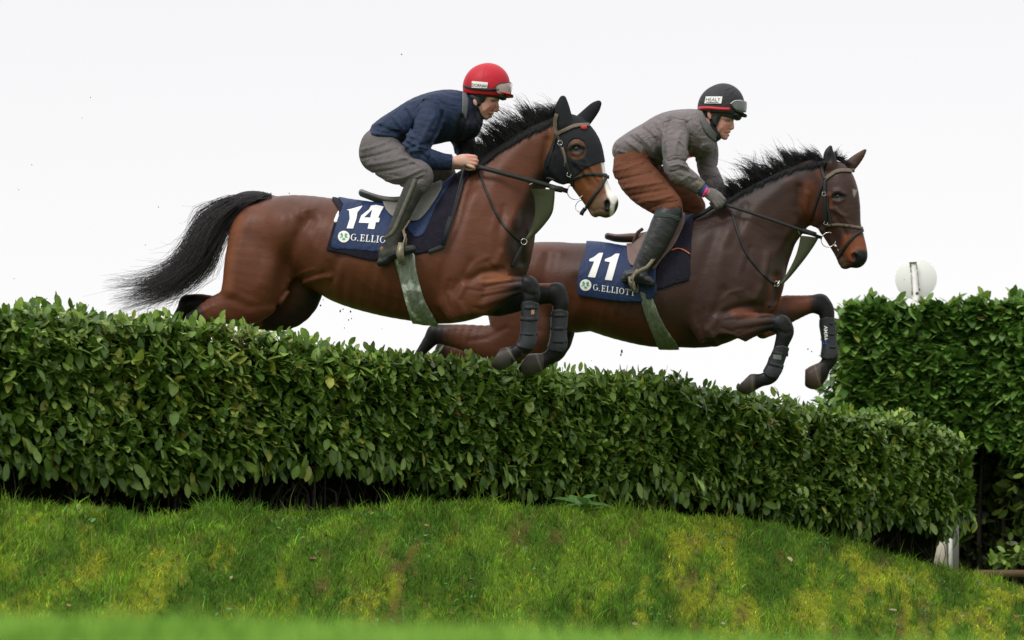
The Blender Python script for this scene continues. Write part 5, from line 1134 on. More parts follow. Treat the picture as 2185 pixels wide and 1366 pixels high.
hand2 = B.P(1546, 436, -.17)
rein(B, hand2, bit2 + np.array([-.04, 0, .012]), .004, .0095, .005, name='rein', parent=bb, yb=.05)
rein(B, B.P(1536, 430, .12), B.P(1740, 498, -.02), .0, .007, name='rein', parent=bb)
V, f_ = band([W(1704, 493, B.D, -.26), W(1722, 496, B.D, -.27), W(1742, 501, B.D, -.27)], .012, .009); mk('rein_buckle', V, f_, m_strap, bb)
V, f_ = tube([W(1702, 488, B.D, -.27), W(1706, 500, B.D, -.27)], .005, 6); mk('rein_stop', V, f_, m_steel, bb)
mg2 = empty('breastplate', (0, 0, 0)); mg2.parent = h2
sheet(B, [((1708, 503, -.14), (1747, 508, -.20)), ((1704, 525, -.12), (1735, 528, -.16)), ((1697, 548, -.10), (1718, 552, -.12)), ((1684, 575, -.07), (1694, 582, -.07)), ((1672, 594, -.07), (1678, 600, -.06)), ((1664, 604, -.09), (1668, 608, -.08))], m_elastic, 'martingale_bib', mg2)
V, f_ = strap_on(vB, [(1560, 450), (1568, 475), (1578, 505), (1592, 540), (1615, 570), (1635, 592), (1652, 606)], 3.0, .004, .004); mk('neck_strap', V, f_, m_strap, mg2)
V, f_ = strap_on(vB, [(1658, 608), (1652, 630), (1640, 655)], 4.5, .004, .004); mk('chest_strap', V, f_, m_strap, mg2)
V, f_ = ring(vB.on([1657], [606], .014)[0], .016, .0028, seg=20); mk('breast_ring', V, f_, m_steel, mg2)
V, f_ = tube(catmull([W(1664, 598, B.D, -.26), W(1660, 606, B.D, -.27), W(1655, 612, B.D, -.26)], 3), .0045, 6); mk('breast_clip', V, f_, m_steel, mg2)
V, f_ = band(np.array([B.P(1478, 466, -.12), B.P(1500, 455, -.14), B.P(1518, 443, -.14), B.P(1535, 436, -.14)]), .013, .005); mk('rein_end', V, f_, m_strap, bb)
# saddle cloth 11
vT = fine(B, 1210, 430, 1510, 680, .0068, emb=False)
c2 = empty('saddle_cloth', B.P(1330, 560), 'navy saddle cloth numbered 11, on the dark bay horse', 'saddle cloth')
V, Q = vT.shell([(1440, 440), (1478, 442), (1476, 500), (1472, 560), (1470, 598), (1440, 606), (1402, 620), (1398, 600), (1412, 520)], .012, .008, 2, wr=wrinkle(.002, 16, 92)); mk('under_pad', V, Q, m_pad, c2)
V, Q = vT.shell([(1262, 490), (1350, 470), (1488, 430), (1496, 446), (1466, 470), (1440, 510), (1400, 570), (1402, 622), (1385, 642), (1340, 645), (1290, 640), (1244, 633), (1232, 626), (1233, 590), (1240, 560), (1250, 535)], .0150, .008, 2, wr=wrinkle(.0016, 13, 91)); mk('number_cloth', V, Q, m_navy, c2); vC = vT.last
V2, T = strip_mesh([(1412, 596), (1420, 560), (1438, 532), (1457, 536), (1450, 568), (1424, 590)], 8); print_on('purple_lining', vC, V2, T, mat('purple_lining', (.055, .040, .075), rough=.7, var=.25, vscale=60, bump=.003, bscale=60), c2, .004)
V, f_ = strap_on(vT, [(1432, 534), (1446, 530), (1460, 534), (1472, 542)], 1.2, .022, .003); mk('orange_piping', V, f_, mat('orange_piping', (.55, .14, .06), rough=.6), c2)
one = [(0, 9), (9, 6), (15, 1), (29, 0), (19, 53), (4, 53), (12, 12), (-1, 12)]
V2, T = poly_mesh([[(1287, 539.5), (1278, 540), (1268, 548), (1258, 553), (1257, 557.5), (1268, 558), (1254.5, 591), (1270, 592.5)], [(1322, 541), (1313, 541.5), (1304, 548), (1291, 553), (1290.5, 557.5), (1301.5, 559.3), (1290.6, 597), (1305.6, 598.5)]], 6); print_on('number', vC, V2, T, m_print, c2, .0042)
V2, T = poly_mesh(word_polys('G.ELLIOTT', (1266, 606), (12.2, 1.75), (-1.0, 13)), 7); print_on('lettering', vC, V2, T, m_print, c2, .0042)
emblem(c2, vC, 1249.5, 608.5, 12.3)
sd2 = empty('racing_saddle', B.P(1380, 500), 'small brown racing saddle on the horse numbered 11', 'saddle')
Sf = Fig(B.D, B.slope, B.px0)
Sf.chain([(1296, 504, 6, .085), (1315, 508, 7, .10), (1340, 508, 9, .09), (1375, 506, 10, .08), (1410, 495, 11, .07), (1440, 476, 11, .055), (1456, 466, 8, .04)], k=.02)
vv = Sf.eval(.005); V, Q = vv.mesh(); mk('seat', V, Q, m_bsad, sd2)
V, Q = vT.shell([(1340, 498), (1372, 484), (1420, 462), (1455, 456), (1462, 470), (1440, 520), (1410, 556), (1395, 575), (1370, 570), (1345, 566), (1338, 540)], .027, .009, 3); mk('flap', V, Q, m_bsad, sd2)
V, f_ = strap_on(vT, [(1372, 488), (1358, 500), (1350, 525), (1345, 552)], 3.5, .034, .004); mk('saddle_strap', V, f_, mat('dark_brown_leather', (.05, .028, .024), rough=.6), sd2)
V, f_ = band(catmull(np.array([B.P(1402, 540, -.33), B.P(1392, 556, -.37), B.P(1380, 570, -.40), B.P(1364, 578, -.42), B.P(1350, 590, -.42), B.P(1348, 598, -.42)]), 3), .010, .004); mk('stirrup_leather', V, f_, m_tan, sd2)
V, f_ = band(np.array([B.P(1344, 590, -.415), B.P(1348, 605, -.415), B.P(1354, 620, -.41)]), [.013, .018, .013], .006); mk('stirrup_branch', V, f_, m_brass, sd2)
g_ = catmull(np.array([B.P(1360, 575, -.40), B.P(1352, 590, -.42), B.P(1350, 608, -.415), B.P(1355, 622, -.40), B.P(1360, 622, -.33), B.P(1362, 600, -.31), B.P(1364, 578, -.38)]), 4); V, f_ = tube(g_, .006, 8); mk('stirrup', V, f_, m_brass, sd2)
vG = fine(B, 1330, 580, 1480, 790, .0065, emb=False)
V, Q = vG.shell([(1362, 600), (1380, 610), (1394, 640), (1408, 675), (1424, 705), (1445, 735), (1450, 760), (1415, 760), (1398, 728), (1384, 695), (1372, 660), (1364, 625)], .014, .010, 3, wr=wrinkle(.003, 22, 93))
s_ = noise3(V[:, 0] * 1.5, V[:, 1], V[:, 2] * .6, 26, 94); cc = lerp(np.tile([.13, .15, .105], (len(V), 1)), np.array([.32, .35, .28]), ss(.2, 1.0, s_)); mk('girth', V, Q, m_girth, sd2, cc)
b3, vb = legboot('leg_boot', B, h2, [(1656, 738), (1684, 742), (1678, 766), (1668, 795), (1658, 806), (1642, 806), (1628, 794), (1632, 778), (1645, 756)], -1)
for p_ in ([(1648, 750), (1662, 755), (1682, 757)], [(1640, 775), (1655, 779), (1672, 784)]):
    V, f_ = strap_on(vb, p_, 4, .0135, .002); mk('boot_strap', V, f_, m_edge, b3)
V2, T = strip_mesh([(1650, 756), (1668, 758), (1667, 768), (1650, 766)], 5); print_on('grey_panel', vb, V2, T, mat('grey_label', (.13, .15, .14)), b3, .0155)
b4, vb = legboot('leg_boot', B, h2, [(1748, 682), (1780, 679), (1784, 715), (1788, 755), (1778, 766), (1752, 764), (1749, 745), (1751, 715)], 1)
tv, tt = text_mesh('ARMA', 1.0, 0, .02); tv = np.stack([1761.5 + tv[:, 1] * 11.0, 711 - tv[:, 0] * 11.5], 1); print_on('lettering', vb, tv, tt, m_print, b4, .0135)
V2, T = poly_mesh([[(1756, 733), (1756, 727), (1764, 725), (1764, 728), (1759, 730), (1764, 732), (1764, 735), (1759, 733)]], 4); print_on('blue_mark', vb, V2, T, mat('blue_print', (.02, .10, .45)), b4, .0135)
for y_ in (690, 712, 740):
    V, f_ = strap_on(vb, [(1770, y_), (1777, y_ + 1), (1785, y_ + 1)], 3.5, .0135, .002); mk('boot_strap', V, f_, m_edge, b4)
# ================================================================== RIDERS
m_skin = mat('skin', attr=True, rough=.55, var=.06, vscale=60, spec=.35, bump=.0004, bscale=300)
m_jnavy = mat('navy_softshell', attr=True, rough=.65, var=.15, vscale=10, spec=.2, bump=.0003, bscale=200, folds=.034, fscale=6)
m_jgrey = mat('grey_wax_jacket', attr=True, rough=.68, var=.16, vscale=12, spec=.2, bump=.0004, bscale=150, folds=.040, fscale=6.5)
m_bgrey = mat('grey_breeches', (.120, .107, .107), rough=.8, var=.12, vscale=14, spec=.12, bump=.0003, bscale=200, folds=.028, fscale=7, vstretch=(.55, 1, 1.4))
m_bbrown = mat('rust_brown_breeches', (.125, .046, .024), rough=.78, var=.12, vscale=14, spec=.15, bump=.0003, bscale=200, folds=.028, fscale=7, vstretch=(.55, 1, 1.4))
m_red = mat('red_silk_cover', (.45, .006, .020), rough=.5, var=.08, vscale=10, spec=.3, bump=.0002, bscale=60, folds=.003, fscale=8)
m_blackcap = mat('black_silk_cover', (.026, .024, .027), rough=.6, var=.12, vscale=12, spec=.3, bump=.0002, bscale=50, folds=.016, fscale=9)
m_hpad = mat('dark_helmet_harness', (.016, .022, .022), rough=.6, var=.25, vscale=60, bump=.0008, bscale=120)
m_redband = mat('red_band', (.52, .025, .035), rough=.5)
m_glove = mat('grey_knit_glove', (.145, .130, .125), rough=.85, var=.2, vscale=60, bump=.0008, bscale=260)
m_pink = mat('pink_wristband', (.75, .03, .22), rough=.5)
def m_glass(name, tint):
    if name in MATS: return MATS[name]
    m = mat(name, tint, rough=.06, spec=.8, alpha=.42, var=.05); return m
def hand(fig, wx, wy, ang, y, sc=1.0, inflate=0.0, side=1):
    """a fist closed round the rein: palm, four separate bent fingers and a thumb; px units"""
    c, s_ = math.cos(ang), math.sin(ang); T = lambda a, b: (wx + (a * c - b * s_) * sc, wy + (a * s_ + b * c) * sc); I = inflate
    fig.chain([(*T(-16, 0), 9.5 + I, .026, y), (*T(0, 0), 10 + I, .024, y), (*T(14, -2), 13 + I, .022, y - .004), (*T(27, -2), 13.5 + I, .020, y - .004)], k=.012)
    for i in range(4):
        b = -11.5 + 7.0 * i; l = (0, 2, 1, -3)[i]; r = 4.4 - .25 * i
        fig.chain([(*T(27, b * .85), r + I, 0, y - .012), (*T(40 + l, b + 3), r - .2 + I, 0, y - .010 * side), (*T(43 + l, b + 6), r - .5 + I, 0, y + .012 * side), (*T(34 + l, b + 7.5), r - .8 + I, 0, y + .030 * side), (*T(25 + l, b + 6), r - 1.1 + I, 0, y + .026 * side)], k=.0035, round_=True, n=2)
    fig.chain([(*T(10, -7), 5.2 + I, 0, y + .014), (*T(24, -10), 4.8 + I, 0, y + .034), (*T(35, -5), 4.3 + I, 0, y + .036), (*T(42, 1), 3.6 + I, 0, y + .026)], k=.006, round_=True, n=2)
def roughen(vol, amp, f, seed, st=(1, 1, 1)):
    I = np.argwhere(np.abs(vol.d) < .03); X = vol.ax[0][I[:, 0]].astype(float); Y = vol.ax[1][I[:, 1]].astype(float); Z = vol.ax[2][I[:, 2]].astype(float)
    n_ = noise3(X * st[0], Y * st[1], Z * st[2], f, seed); n_ = np.abs(n_) * 1.4 - .4
    vol.d[I[:, 0], I[:, 1], I[:, 2]] += (amp * n_).astype(np.float32)
def clip_poly(vol, poly, keep_inside=True):
    I = np.argwhere(np.abs(vol.d) < .04 + 1e9 * 0); X = vol.ax[0][I[:, 0]].astype(float); Y = vol.ax[1][I[:, 1]].astype(float); Z = vol.ax[2][I[:, 2]].astype(float)
    I2 = np.argwhere(vol.d < .05); X = vol.ax[0][I2[:, 0]].astype(float); Y = vol.ax[1][I2[:, 1]].astype(float); Z = vol.ax[2][I2[:, 2]].astype(float)
    pd = polydist(1092.5 + F * X / Y, HZ - F * (Z - EYE) / Y, poly) * Y / F
    if not keep_inside: pd = -pd
    vol.d[I2[:, 0], I2[:, 1], I2[:, 2]] = np.maximum(vol.d[I2[:, 0], I2[:, 1], I2[:, 2]], pd)

# ------------------------------------------------------------------ rider of horse 14
def face_colour(V, px, py, lips, eye, cheek, base=(.50, .245, .20)):
    c = np.tile(base, (len(V), 1)).astype(float); c *= (1 + .07 * noise3(V[:, 0], V[:, 1], V[:, 2], 40, 7))[:, None]
    c = lerp(c, np.array([.50, .15, .11]), .45 * near_pts(V, px, py, cheek, 3, 13))
    c = lerp(c, np.array([.38, .10, .09]), .75 * near_pts(V, px, py, lips, 1.6, 3.6)); c = lerp(c, np.array([.05, .03, .025]), .75 * near_pts(V, px, py, eye, 1.6, 3.4))
    return c
R1 = Fig(18.0, math.tan(math.radians(9)), 830)
p1 = empty('person', R1.P(850, 450), 'crouching rider in a red helmet cover, navy jacket and grey breeches', 'person')
R1.chain([(812, 312, 28, .130), (850, 285, 32, .13), (905, 260, 38, .14), (950, 248, 38, .14), (985, 236, 24, .09)], k=.02)
R1.chain([(985, 232, 18, .055), (1003, 222, 16, .052), (1018, 212, 16, .055)], k=.02)
# skull and face
R1.ell(1034, 186, 38, 36, .076, 0, -15, .01)
R1.chain([(1046, 200, 20, .066), (1043, 218, 19, .062), (1035, 232, 17, .055), (1034, 243, 11, .036)], k=.012)
R1.chain([(1022, 224, 13, .060), (1026, 236, 10, .050), (1036, 246, 7.5, .028)], k=.012)
R1.chain([(1057, 206, 6, .045), (1062, 212, 3.5, .030)], k=.010)
R1.chain([(1058.5, 214, 3.2, .009), (1061.5, 226, 3.4, .011), (1061, 235, 3.9, .013)], k=.006)
R1.ell(1057, 236, 4.5, 3, .017, 0, 0, .006)
R1.chain([(1051, 242, 3.0, .022), (1045, 243, 2.2, .030)], k=.005); R1.chain([(1047.5, 248.5, 3.0, .020), (1042, 247.5, 2.2, .027)], k=.005)
R1.ell(1038, 251, 5.5, 4.8, .022, 0, 0, .008)
R1.ell(1014, 219, 4.5, 8, .010, -.078, 15, .004)
R1.emboss([(1049, 217), (1057, 216)], 3.4, -.0065); R1.emboss([(1051, 217.5), (1056, 217)], 1.8, .0035); R1.emboss([(1040, 244), (1051, 245.5)], 1.0, -.003); R1.emboss([(1045, 212), (1060, 209)], 2.5, .004)
R1.emboss([(1044, 228), (1034, 236)], 3.5, .004); R1.emboss([(1053, 236), (1045, 242), (1038, 250)], 1.6, -.002); R1.emboss([(1025, 246), (1036, 252)], 2, .002)
# limbs (inside the clothes) and hands
R1.chain([(935, 242, 18, .040, -.13), (905, 286, 16, .036, -.205), (885, 325, 14, .032, -.235), (920, 342, 13, .032, -.21), (962, 344, 10, .030, -.17)], k=.02)
R1.chain([(955, 255, 20, .045, .14), (986, 298, 15, .04, .20), (989, 326, 13, .035, .18), (992, 350, 11, .03, .13)], k=.02)
hand(R1, 970, 345, -.03, -.165, 1.06)
hand(R1, 975, 352, -.05, .12, .95, side=-1)
R1.chain([(812, 324, 26, .07, -.07), (850, 350, 26, .06, -.17), (888, 374, 18, .045, -.26), (870, 428, 17, .045, -.31), (845, 490, 12, .034, -.335), (838, 520, 12, .034, -.34)], k=.02)
R1.chain([(838, 528, 11, .034, -.34), (860, 535, 9, .034, -.345), (878, 532, 6, .03, -.35)], k=.01)
R1.chain([(822, 330, 24, .07, .08), (880, 350, 24, .055, .18), (944, 370, 16, .045, .27), (915, 440, 17, .045, .32), (880, 505, 12, .034, .34)], k=.02)
R1.chain([(880, 512, 11, .034, .34), (918, 522, 7, .03, .34)], k=.01)
v1 = R1.eval(.0043); V, Q = v1.mesh(); px, py = v1.pix(V)
c = face_colour(V, px, py, [(1043, 245), (1049, 245.5)], [(1050, 216.5), (1056, 216)], [(1045, 228), (1060, 234)])
hm = (py > 318) * (px < 1030); c = lerp(c, np.array([.62, .36, .29]), hm * 1.0); c = lerp(c, np.array([.66, .26, .21]), .6 * hm * near_pts(V, px, py, [(998, 332), (1014, 340), (1016, 350)], 4, 10))
mk('body', V, Q, m_skin, p1, c)
# jacket
J = Fig(R1.D, R1.slope, R1.px0)
J.chain([(812, 306, 34, .165), (828, 288, 37, .168), (860, 275, 44, .165), (905, 258, 53, .18), (950, 246, 53, .19), (982, 234, 38, .13), (996, 226, 24, .075)], k=.03)
J.chain([(980, 262, 40, .15), (996, 268, 31, .11)], k=.03)
J.chain([(928, 232, 32, .07, -.14), (906, 280, 30, .068, -.21), (884, 322, 27, .060, -.245), (884, 332, 25, .058, -.245), (915, 340, 22.5, .052, -.22), (944, 345, 18, .046, -.19), (961, 346, 16.5, .042, -.172)], k=.022)
J.chain([(950, 245, 34, .07, .14), (985, 290, 27, .065, .20), (991, 322, 22, .058, .19), (990, 345, 18, .048, .14)], k=.03)
J.chain([(990, 232, 20, .07), (1003, 226, 18, .066), (1014, 232, 17, .062)], k=.012)
e = J.emboss
for pts, w_, a_ in (([(795, 285), (840, 292), (875, 318)], 4, .006), ([(812, 270), (850, 285), (880, 300)], 5, -.006), ([(840, 250), (860, 275), (872, 300)], 5, .006), ([(865, 235), (880, 262), (882, 285)], 4, -.006), ([(905, 215), (900, 230), (893, 240), (878, 280)], 3, -.005),
                    ([(905, 214), (935, 214), (955, 225), (975, 228)], 1.5, -.003), ([(880, 240), (905, 213)], 1.5, -.003), ([(925, 250), (905, 290), (890, 320)], 7, .006), ([(945, 240), (935, 275), (915, 310)], 5, -.008), ([(870, 300), (890, 312), (912, 318)], 3.5, .006), ([(862, 322), (885, 312), (915, 306)], 3, -.006),
                    ([(862, 335), (880, 322), (905, 322)], 3, .005), ([(895, 325), (912, 338), (918, 352)], 3.5, -.005), ([(915, 328), (930, 342), (934, 355)], 3, .0035), ([(940, 330), (946, 345), (944, 360)], 3, -.0035), ([(930, 215), (948, 240), (950, 260)], 5, .005), ([(985, 250), (975, 280), (960, 305)], 5, -.007), ([(1000, 262), (995, 290), (980, 305)], 5, .006),
                    ([(812, 300), (845, 305), (880, 330)], 2, -.004), ([(790, 268), (815, 262), (840, 240)], 5, .003)): e(pts, w_ * .8, a_ * 1.5)
vJ = J.eval(.0058); clip_poly(vJ, [(776, 287), (792, 291), (820, 294), (845, 300), (862, 312), (880, 335), (905, 380), (963, 380), (966, 326), (975, 330), (973, 366), (1010, 366), (1014, 330), (1060, 300), (1020, 226), (1008, 204), (980, 180), (760, 180), (755, 270)])
V, Q = vJ.mesh(); px, py = vJ.pix(V); yl = V[:, 1] - R1.D + R1.slope * (px - R1.px0) * R1.D / F
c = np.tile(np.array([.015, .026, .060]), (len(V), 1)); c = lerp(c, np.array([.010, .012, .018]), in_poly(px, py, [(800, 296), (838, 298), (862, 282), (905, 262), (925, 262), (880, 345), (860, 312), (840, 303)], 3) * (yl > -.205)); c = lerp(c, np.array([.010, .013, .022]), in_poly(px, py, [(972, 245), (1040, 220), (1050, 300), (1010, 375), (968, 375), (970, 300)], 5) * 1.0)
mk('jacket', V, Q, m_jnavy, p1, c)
V, Q = vJ.shell([(986, 196), (995, 198), (1000, 212), (998, 235), (994, 258), (990, 250), (985, 238), (986, 215)], .008, .008, 1); mk('collar', V, Q, mat('grey_collar', (.10, .10, .105), rough=.6), p1)
# breeches
K = Fig(R1.D, R1.slope, R1.px0)
K.chain([(811, 316, 43, .165), (824, 306, 42, .16), (838, 296, 36, .15)], k=.02)
K.chain([(808, 328, 42, .10, -.08), (850, 353, 41, .088, -.18), (884, 370, 33, .074, -.26), (899, 378, 26, .066, -.275), (893, 396, 21, .06, -.285)], k=.03)
K.chain([(820, 332, 40, .10, .08), (880, 350, 36, .085, .18), (950, 372, 23, .066, .28), (940, 392, 20, .06, .29)], k=.03)
for pts, w_, a_ in (([(772, 320), (800, 312), (830, 300)], 4, .005), ([(775, 338), (810, 330), (850, 318)], 4, -.006), ([(785, 352), (830, 345), (870, 335)], 5, .006), ([(800, 368), (840, 362), (885, 350)], 4, -.006), ([(825, 385), (860, 380), (900, 362)], 4, .006), ([(845, 397), (870, 388), (900, 380)], 3, -.005),
                    ([(868, 398), (885, 380), (905, 372)], 2.5, .004), ([(822, 300), (822, 312)], 1.2, -.003), ([(855, 335), (880, 342), (908, 362)], 5, .004)): K.emboss(pts, w_ * .8, a_ * 1.5)
vK1 = K.eval(.0060); V, Q = vK1.mesh(); mk('breeches', V, Q, m_bgrey, p1)
# boots with gaiters
def boots(name, parent, D, slope, px0, chains, m, wr=.002):
    b = Fig(D, slope, px0)
    for c_ in chains: b.chain(c_, k=.010)
    v = b.eval(.0052); roughen(v, wr, 26, 103, (1, 1, 1.6)); V, Q = v.mesh(); return mk(name, V, Q, m, parent), v
bo, vbo = boots('boot', p1, R1.D, R1.slope, R1.px0, [[(890, 388, 22, .058, -.285), (880, 410, 21, .056, -.30), (866, 440, 19, .050, -.315), (850, 480, 16.5, .042, -.33), (840, 508, 16, .038, -.34), (838, 528, 17, .038, -.34)],
    [(822, 545, 15, .036, -.34), (846, 538, 13.5, .040, -.345), (872, 533, 9.5, .042, -.35), (880, 531, 8, .034, -.35)], [(813, 560, 8.5, .034, -.34), (822, 556, 9, .034, -.34)]], m_gaiter)
V, Q = vbo.shell([(800, 560), (806, 570), (828, 567), (834, 552), (862, 545), (888, 538), (888, 528), (862, 534), (838, 540), (812, 555)], .003, .012, 1); mk('sole', V, Q, m_edge, bo)
V, f_ = strap_on(vbo, [(886, 382), (873, 415), (856, 455), (838, 495), (820, 509)], 4, .004, .005); mk('gaiter_strap', V, f_, mat('greyed_strap', (.10, .095, .075), rough=.7, var=.3), bo)
V, f_ = sphere(vbo.on([815], [532], .004)[0], .012, 8, 6, (1, .5, 1.3)); mk('mud', V, f_, mat('orange_mud', (.22, .11, .03), rough=.8, var=.5, vscale=90), bo)
bo2, _ = boots('boot', p1, R1.D, R1.slope, R1.px0, [[(948, 390, 21, .055, .29), (915, 440, 19, .05, .32), (882, 505, 15, .038, .34)], [(866, 530, 13, .036, .34), (918, 524, 9, .034, .34)]], m_gaiter)
# helmet
def helmet(parent, D, slope, px0, cx, cy, rx, rz, rim, peak, m, tilt, fin=None):
    h = Fig(D, slope, px0); h.ell(cx, cy, rx, rz, .105, 0, tilt, .01)
    for q in (fin or []): h.ell(*q)
    v = h.eval(.0045); x0, y0, x1, y1 = rim
    clip_poly(v, [(x0 - 60, y0 - (y1 - y0) / (x1 - x0) * 60), (x1 + 60, y1 + (y1 - y0) / (x1 - x0) * 60), (x1 + 60, y0 - 150), (x0 - 60, y0 - 150)])
    V, Q = v.mesh(); o = mk('helmet', V, Q, m, parent)
    pk_ = Fig(D, slope, px0); pk_.chain(peak, k=.004); vp = pk_.eval(.004); V, Q = vp.mesh(); mk('peak', V, Q, m, o)
    return o, v
H1, vh = helmet(p1, R1.D, R1.slope, R1.px0, 1037, 187, 49.5, 50.5, (990, 199, 1088, 206), [(1066, 202, 4, .082), (1080, 204, 3, .072), (1094, 205.5, 2, .045)], m_red, -4, [(1050, 172, 38, 33, .08, 0, -35, .02), (1039, 138, 4, 3, .010, 0, 0, .004)])
for pts in ([(1002, 160), (996, 180), (999, 198)], [(1038, 140), (1030, 165), (1032, 198)]):
    V, f_ = strap_on(vh, pts, .5, .0008, .0012); mk('seam', V, f_, m_red, H1)
V, f_ = strap_on(vh, [(989, 183), (1005, 188), (1030, 191), (1056, 192)], 2.6, .004, .004); mk('goggle_strap', V, f_, m_strap, H1)
V2, T = strip_mesh([(1007, 173), (1041, 176), (1039.5, 188.5), (1006, 187)], 6); print_on('name_label', vh, V2, T, m_print, H1, .006)
tv, tt = text_mesh('DORNAN', 1.0, .15, 0.01); tv = np.stack([1023.5 + tv[:, 0] * 8.0, 183 - tv[:, 1] * 9.5 + tv[:, 0] * .6], 1); print_on('label_lettering', vh, tv, tt, m_ink, H1, .0072)
V, Q = vh.shell([(1058, 184), (1066, 178.5), (1080, 177.5), (1094, 177.5), (1104, 186), (1100, 197), (1092, 203), (1070, 202), (1060, 197)], .014, .009, 2); mk('goggle_lens', V, Q, m_glass('clear_goggle_lens', (.72, .66, .66)), H1)
V, f_ = strap_on(vh, [(1056, 186), (1066, 178), (1080, 177), (1091, 177)], 1.0, .016, .004); mk('goggle_frame', V, f_, m_strap, H1)
V, f_ = strap_on(vh, [(1052, 191), (1064, 190)], 3.2, .012, .006); mk('goggle_clip', V, f_, m_strap, H1)
V, f_ = strap_on(vh, [(1088, 186), (1089, 202)], 1.8, .010, .008); mk('nose_pad', V, f_, m_strap, H1)
HB = Fig(R1.D, R1.slope, R1.px0); HB.ell(1038, 196, 43, 36, .086, 0, -8, .01); HB.ell(1069, 209, 12, 7, .07, 0, -10, .006); HB.chain([(1010, 212, 14, .082), (1018, 218, 12, .084), (1022, 226, 7, .080)], k=.006)
vb_ = HB.eval(.0045); clip_poly(vb_, [(985, 196), (1090, 205), (1084, 213), (1072, 215), (1058, 209), (1037, 206), (1035, 214), (1029, 224), (1021, 233), (1014, 230), (1005, 222), (994, 206)])
V, Q = vb_.mesh(); hb = mk('harness', V, Q, m_hpad, H1); V, f_ = sphere(W(1013.5, 201, 18.0, -.105), .008, 10, 8); mk('ear_pin', V, f_, mat('pink_plastic', (.55, .10, .15)), hb)
V, f_ = strap_on(v1, [(1020, 230), (1024, 242), (1033, 254)], 1.8, .003, .003); mk('chin_strap', V, f_, m_strap, H1)
BF = Fig(R1.D, R1.slope, R1.px0); BF.chain([(992, 228, 22, .072), (1006, 234, 18, .064), (1016, 250, 15, .055), (1018, 264, 12, .055)], k=.01); vf = BF.eval(.006); roughen(vf, .002, 30, 105); V, Q = vf.mesh(); mk('neck_scarf', V, Q, mat('dark_navy_fleece', (.012, .014, .020), rough=.9, var=.2, vscale=60, bump=.001, bscale=200), p1)
wp = empty('whip', R1.P(980, 400, -.2), 'thin black riding whip held in the bare hand of the rider in navy', 'whip')
P = np.array([R1.P(993, 352, -.175), R1.P(986, 372, -.21), R1.P(972, 430, -.27), R1.P(960, 470, -.285), R1.P(950, 500, -.285)]); V, f_ = tube(catmull(P, 3), [.007] * 3 + [.0045] * 10, 8); mk('shaft', V, f_, m_strap, wp)
for dx in (-1.8, 1.8):
    V, f_ = band(np.array([R1.P(961 + dx, 462, -.29), R1.P(953 + dx, 492, -.29), R1.P(944 + dx, 523, -.288)]), [.005, .0065, .007], .004); mk('flap', V, f_, m_edge, wp)

# ------------------------------------------------------------------ rider of horse 11
R2 = Fig(19.6, math.tan(math.radians(9)), 1330)
p2 = empty('person', R2.P(1390, 500), 'crouching rider in a black helmet cover, grey jacket and rust brown breeches', 'person')
R2.chain([(1352, 335, 27, .130), (1385, 315, 32, .13), (1430, 294, 38, .14), (1470, 282, 38, .14), (1500, 270, 24, .09)], k=.02)
R2.chain([(1498, 268, 18, .055), (1510, 260, 16, .052), (1520, 250, 16, .055)], k=.02)
f2 = Frame(R2.P(1535, 240, 0), math.radians(14))
R2.ell(1533, 228, 38, 36, .076, 0, -8, .01, fr=f2)
R2.chain([(1544, 244, 20, .066), (1545, 258, 19.5, .062), (1541, 272, 18, .055), (1543, 284, 12, .038)], k=.012, fr=f2)
R2.chain([(1528, 266, 13, .060), (1532, 278, 10, .050), (1543, 288, 8, .028)], k=.012, fr=f2)
R2.chain([(1557, 250, 6, .045), (1562, 256, 3.5, .030)], k=.010, fr=f2)
R2.chain([(1561, 258, 3.2, .009), (1563, 267, 3.3, .010), (1562.5, 273, 4.0, .013)], k=.006, fr=f2)
R2.ell(1559, 275, 4.5, 3, .017, 0, 0, .006, fr=f2)
R2.chain([(1556, 281.5, 3.2, .022), (1549, 283, 2.4, .030)], k=.005, fr=f2); R2.chain([(1553.5, 288.5, 3.3, .020), (1547, 288, 2.4, .027)], k=.005, fr=f2)
R2.ell(1547, 294, 6, 5, .022, 0, 0, .008, fr=f2)
R2.ell(1514, 246, 4.5, 9, .010, -.078, 10, .004)
R2.emboss([(1547, 258), (1556, 258.5)], 3.6, -.0065); R2.emboss([(1549, 259.5), (1555, 259.5)], 1.8, .0035); R2.emboss([(1547, 285), (1557, 285)], 1.0, -.0032); R2.emboss([(1542, 252), (1558, 251)], 2.5, .004)
R2.emboss([(1540, 272), (1532, 280)], 4, .004); R2.emboss([(1554, 276), (1547, 282)], 1.6, -.0015); R2.emboss([(1514, 243), (1516, 250)], 2.2, -.004)
R2.chain([(1450, 275, 18, .040, -.13), (1441, 320, 16, .036, -.21), (1444, 358, 14, .032, -.24), (1475, 386, 13, .032, -.20), (1503, 408, 10, .030, -.17)], k=.02)
R2.chain([(1492, 285, 20, .045, .14), (1508, 330, 15, .04, .20), (1510, 365, 13, .035, .18), (1526, 396, 10, .03, .14)], k=.02)
hand(R2, 1508, 410, .62, -.165, .95)
hand(R2, 1526, 400, .6, .12, .9, side=-1)
R2.chain([(1350, 358, 26, .07, -.07), (1390, 398, 26, .06, -.17), (1426, 438, 18, .045, -.26), (1405, 500, 17, .045, -.31), (1375, 555, 12, .034, -.335), (1364, 580, 12, .034, -.34)], k=.02)
R2.chain([(1362, 588, 11, .034, -.34), (1380, 596, 8, .034, -.345), (1392, 602, 6, .03, -.35)], k=.01)
R2.chain([(1364, 362, 24, .07, .08), (1420, 398, 24, .055, .18), (1474, 434, 16, .045, .27), (1450, 510, 17, .045, .32), (1420, 570, 12, .034, .34)], k=.02)
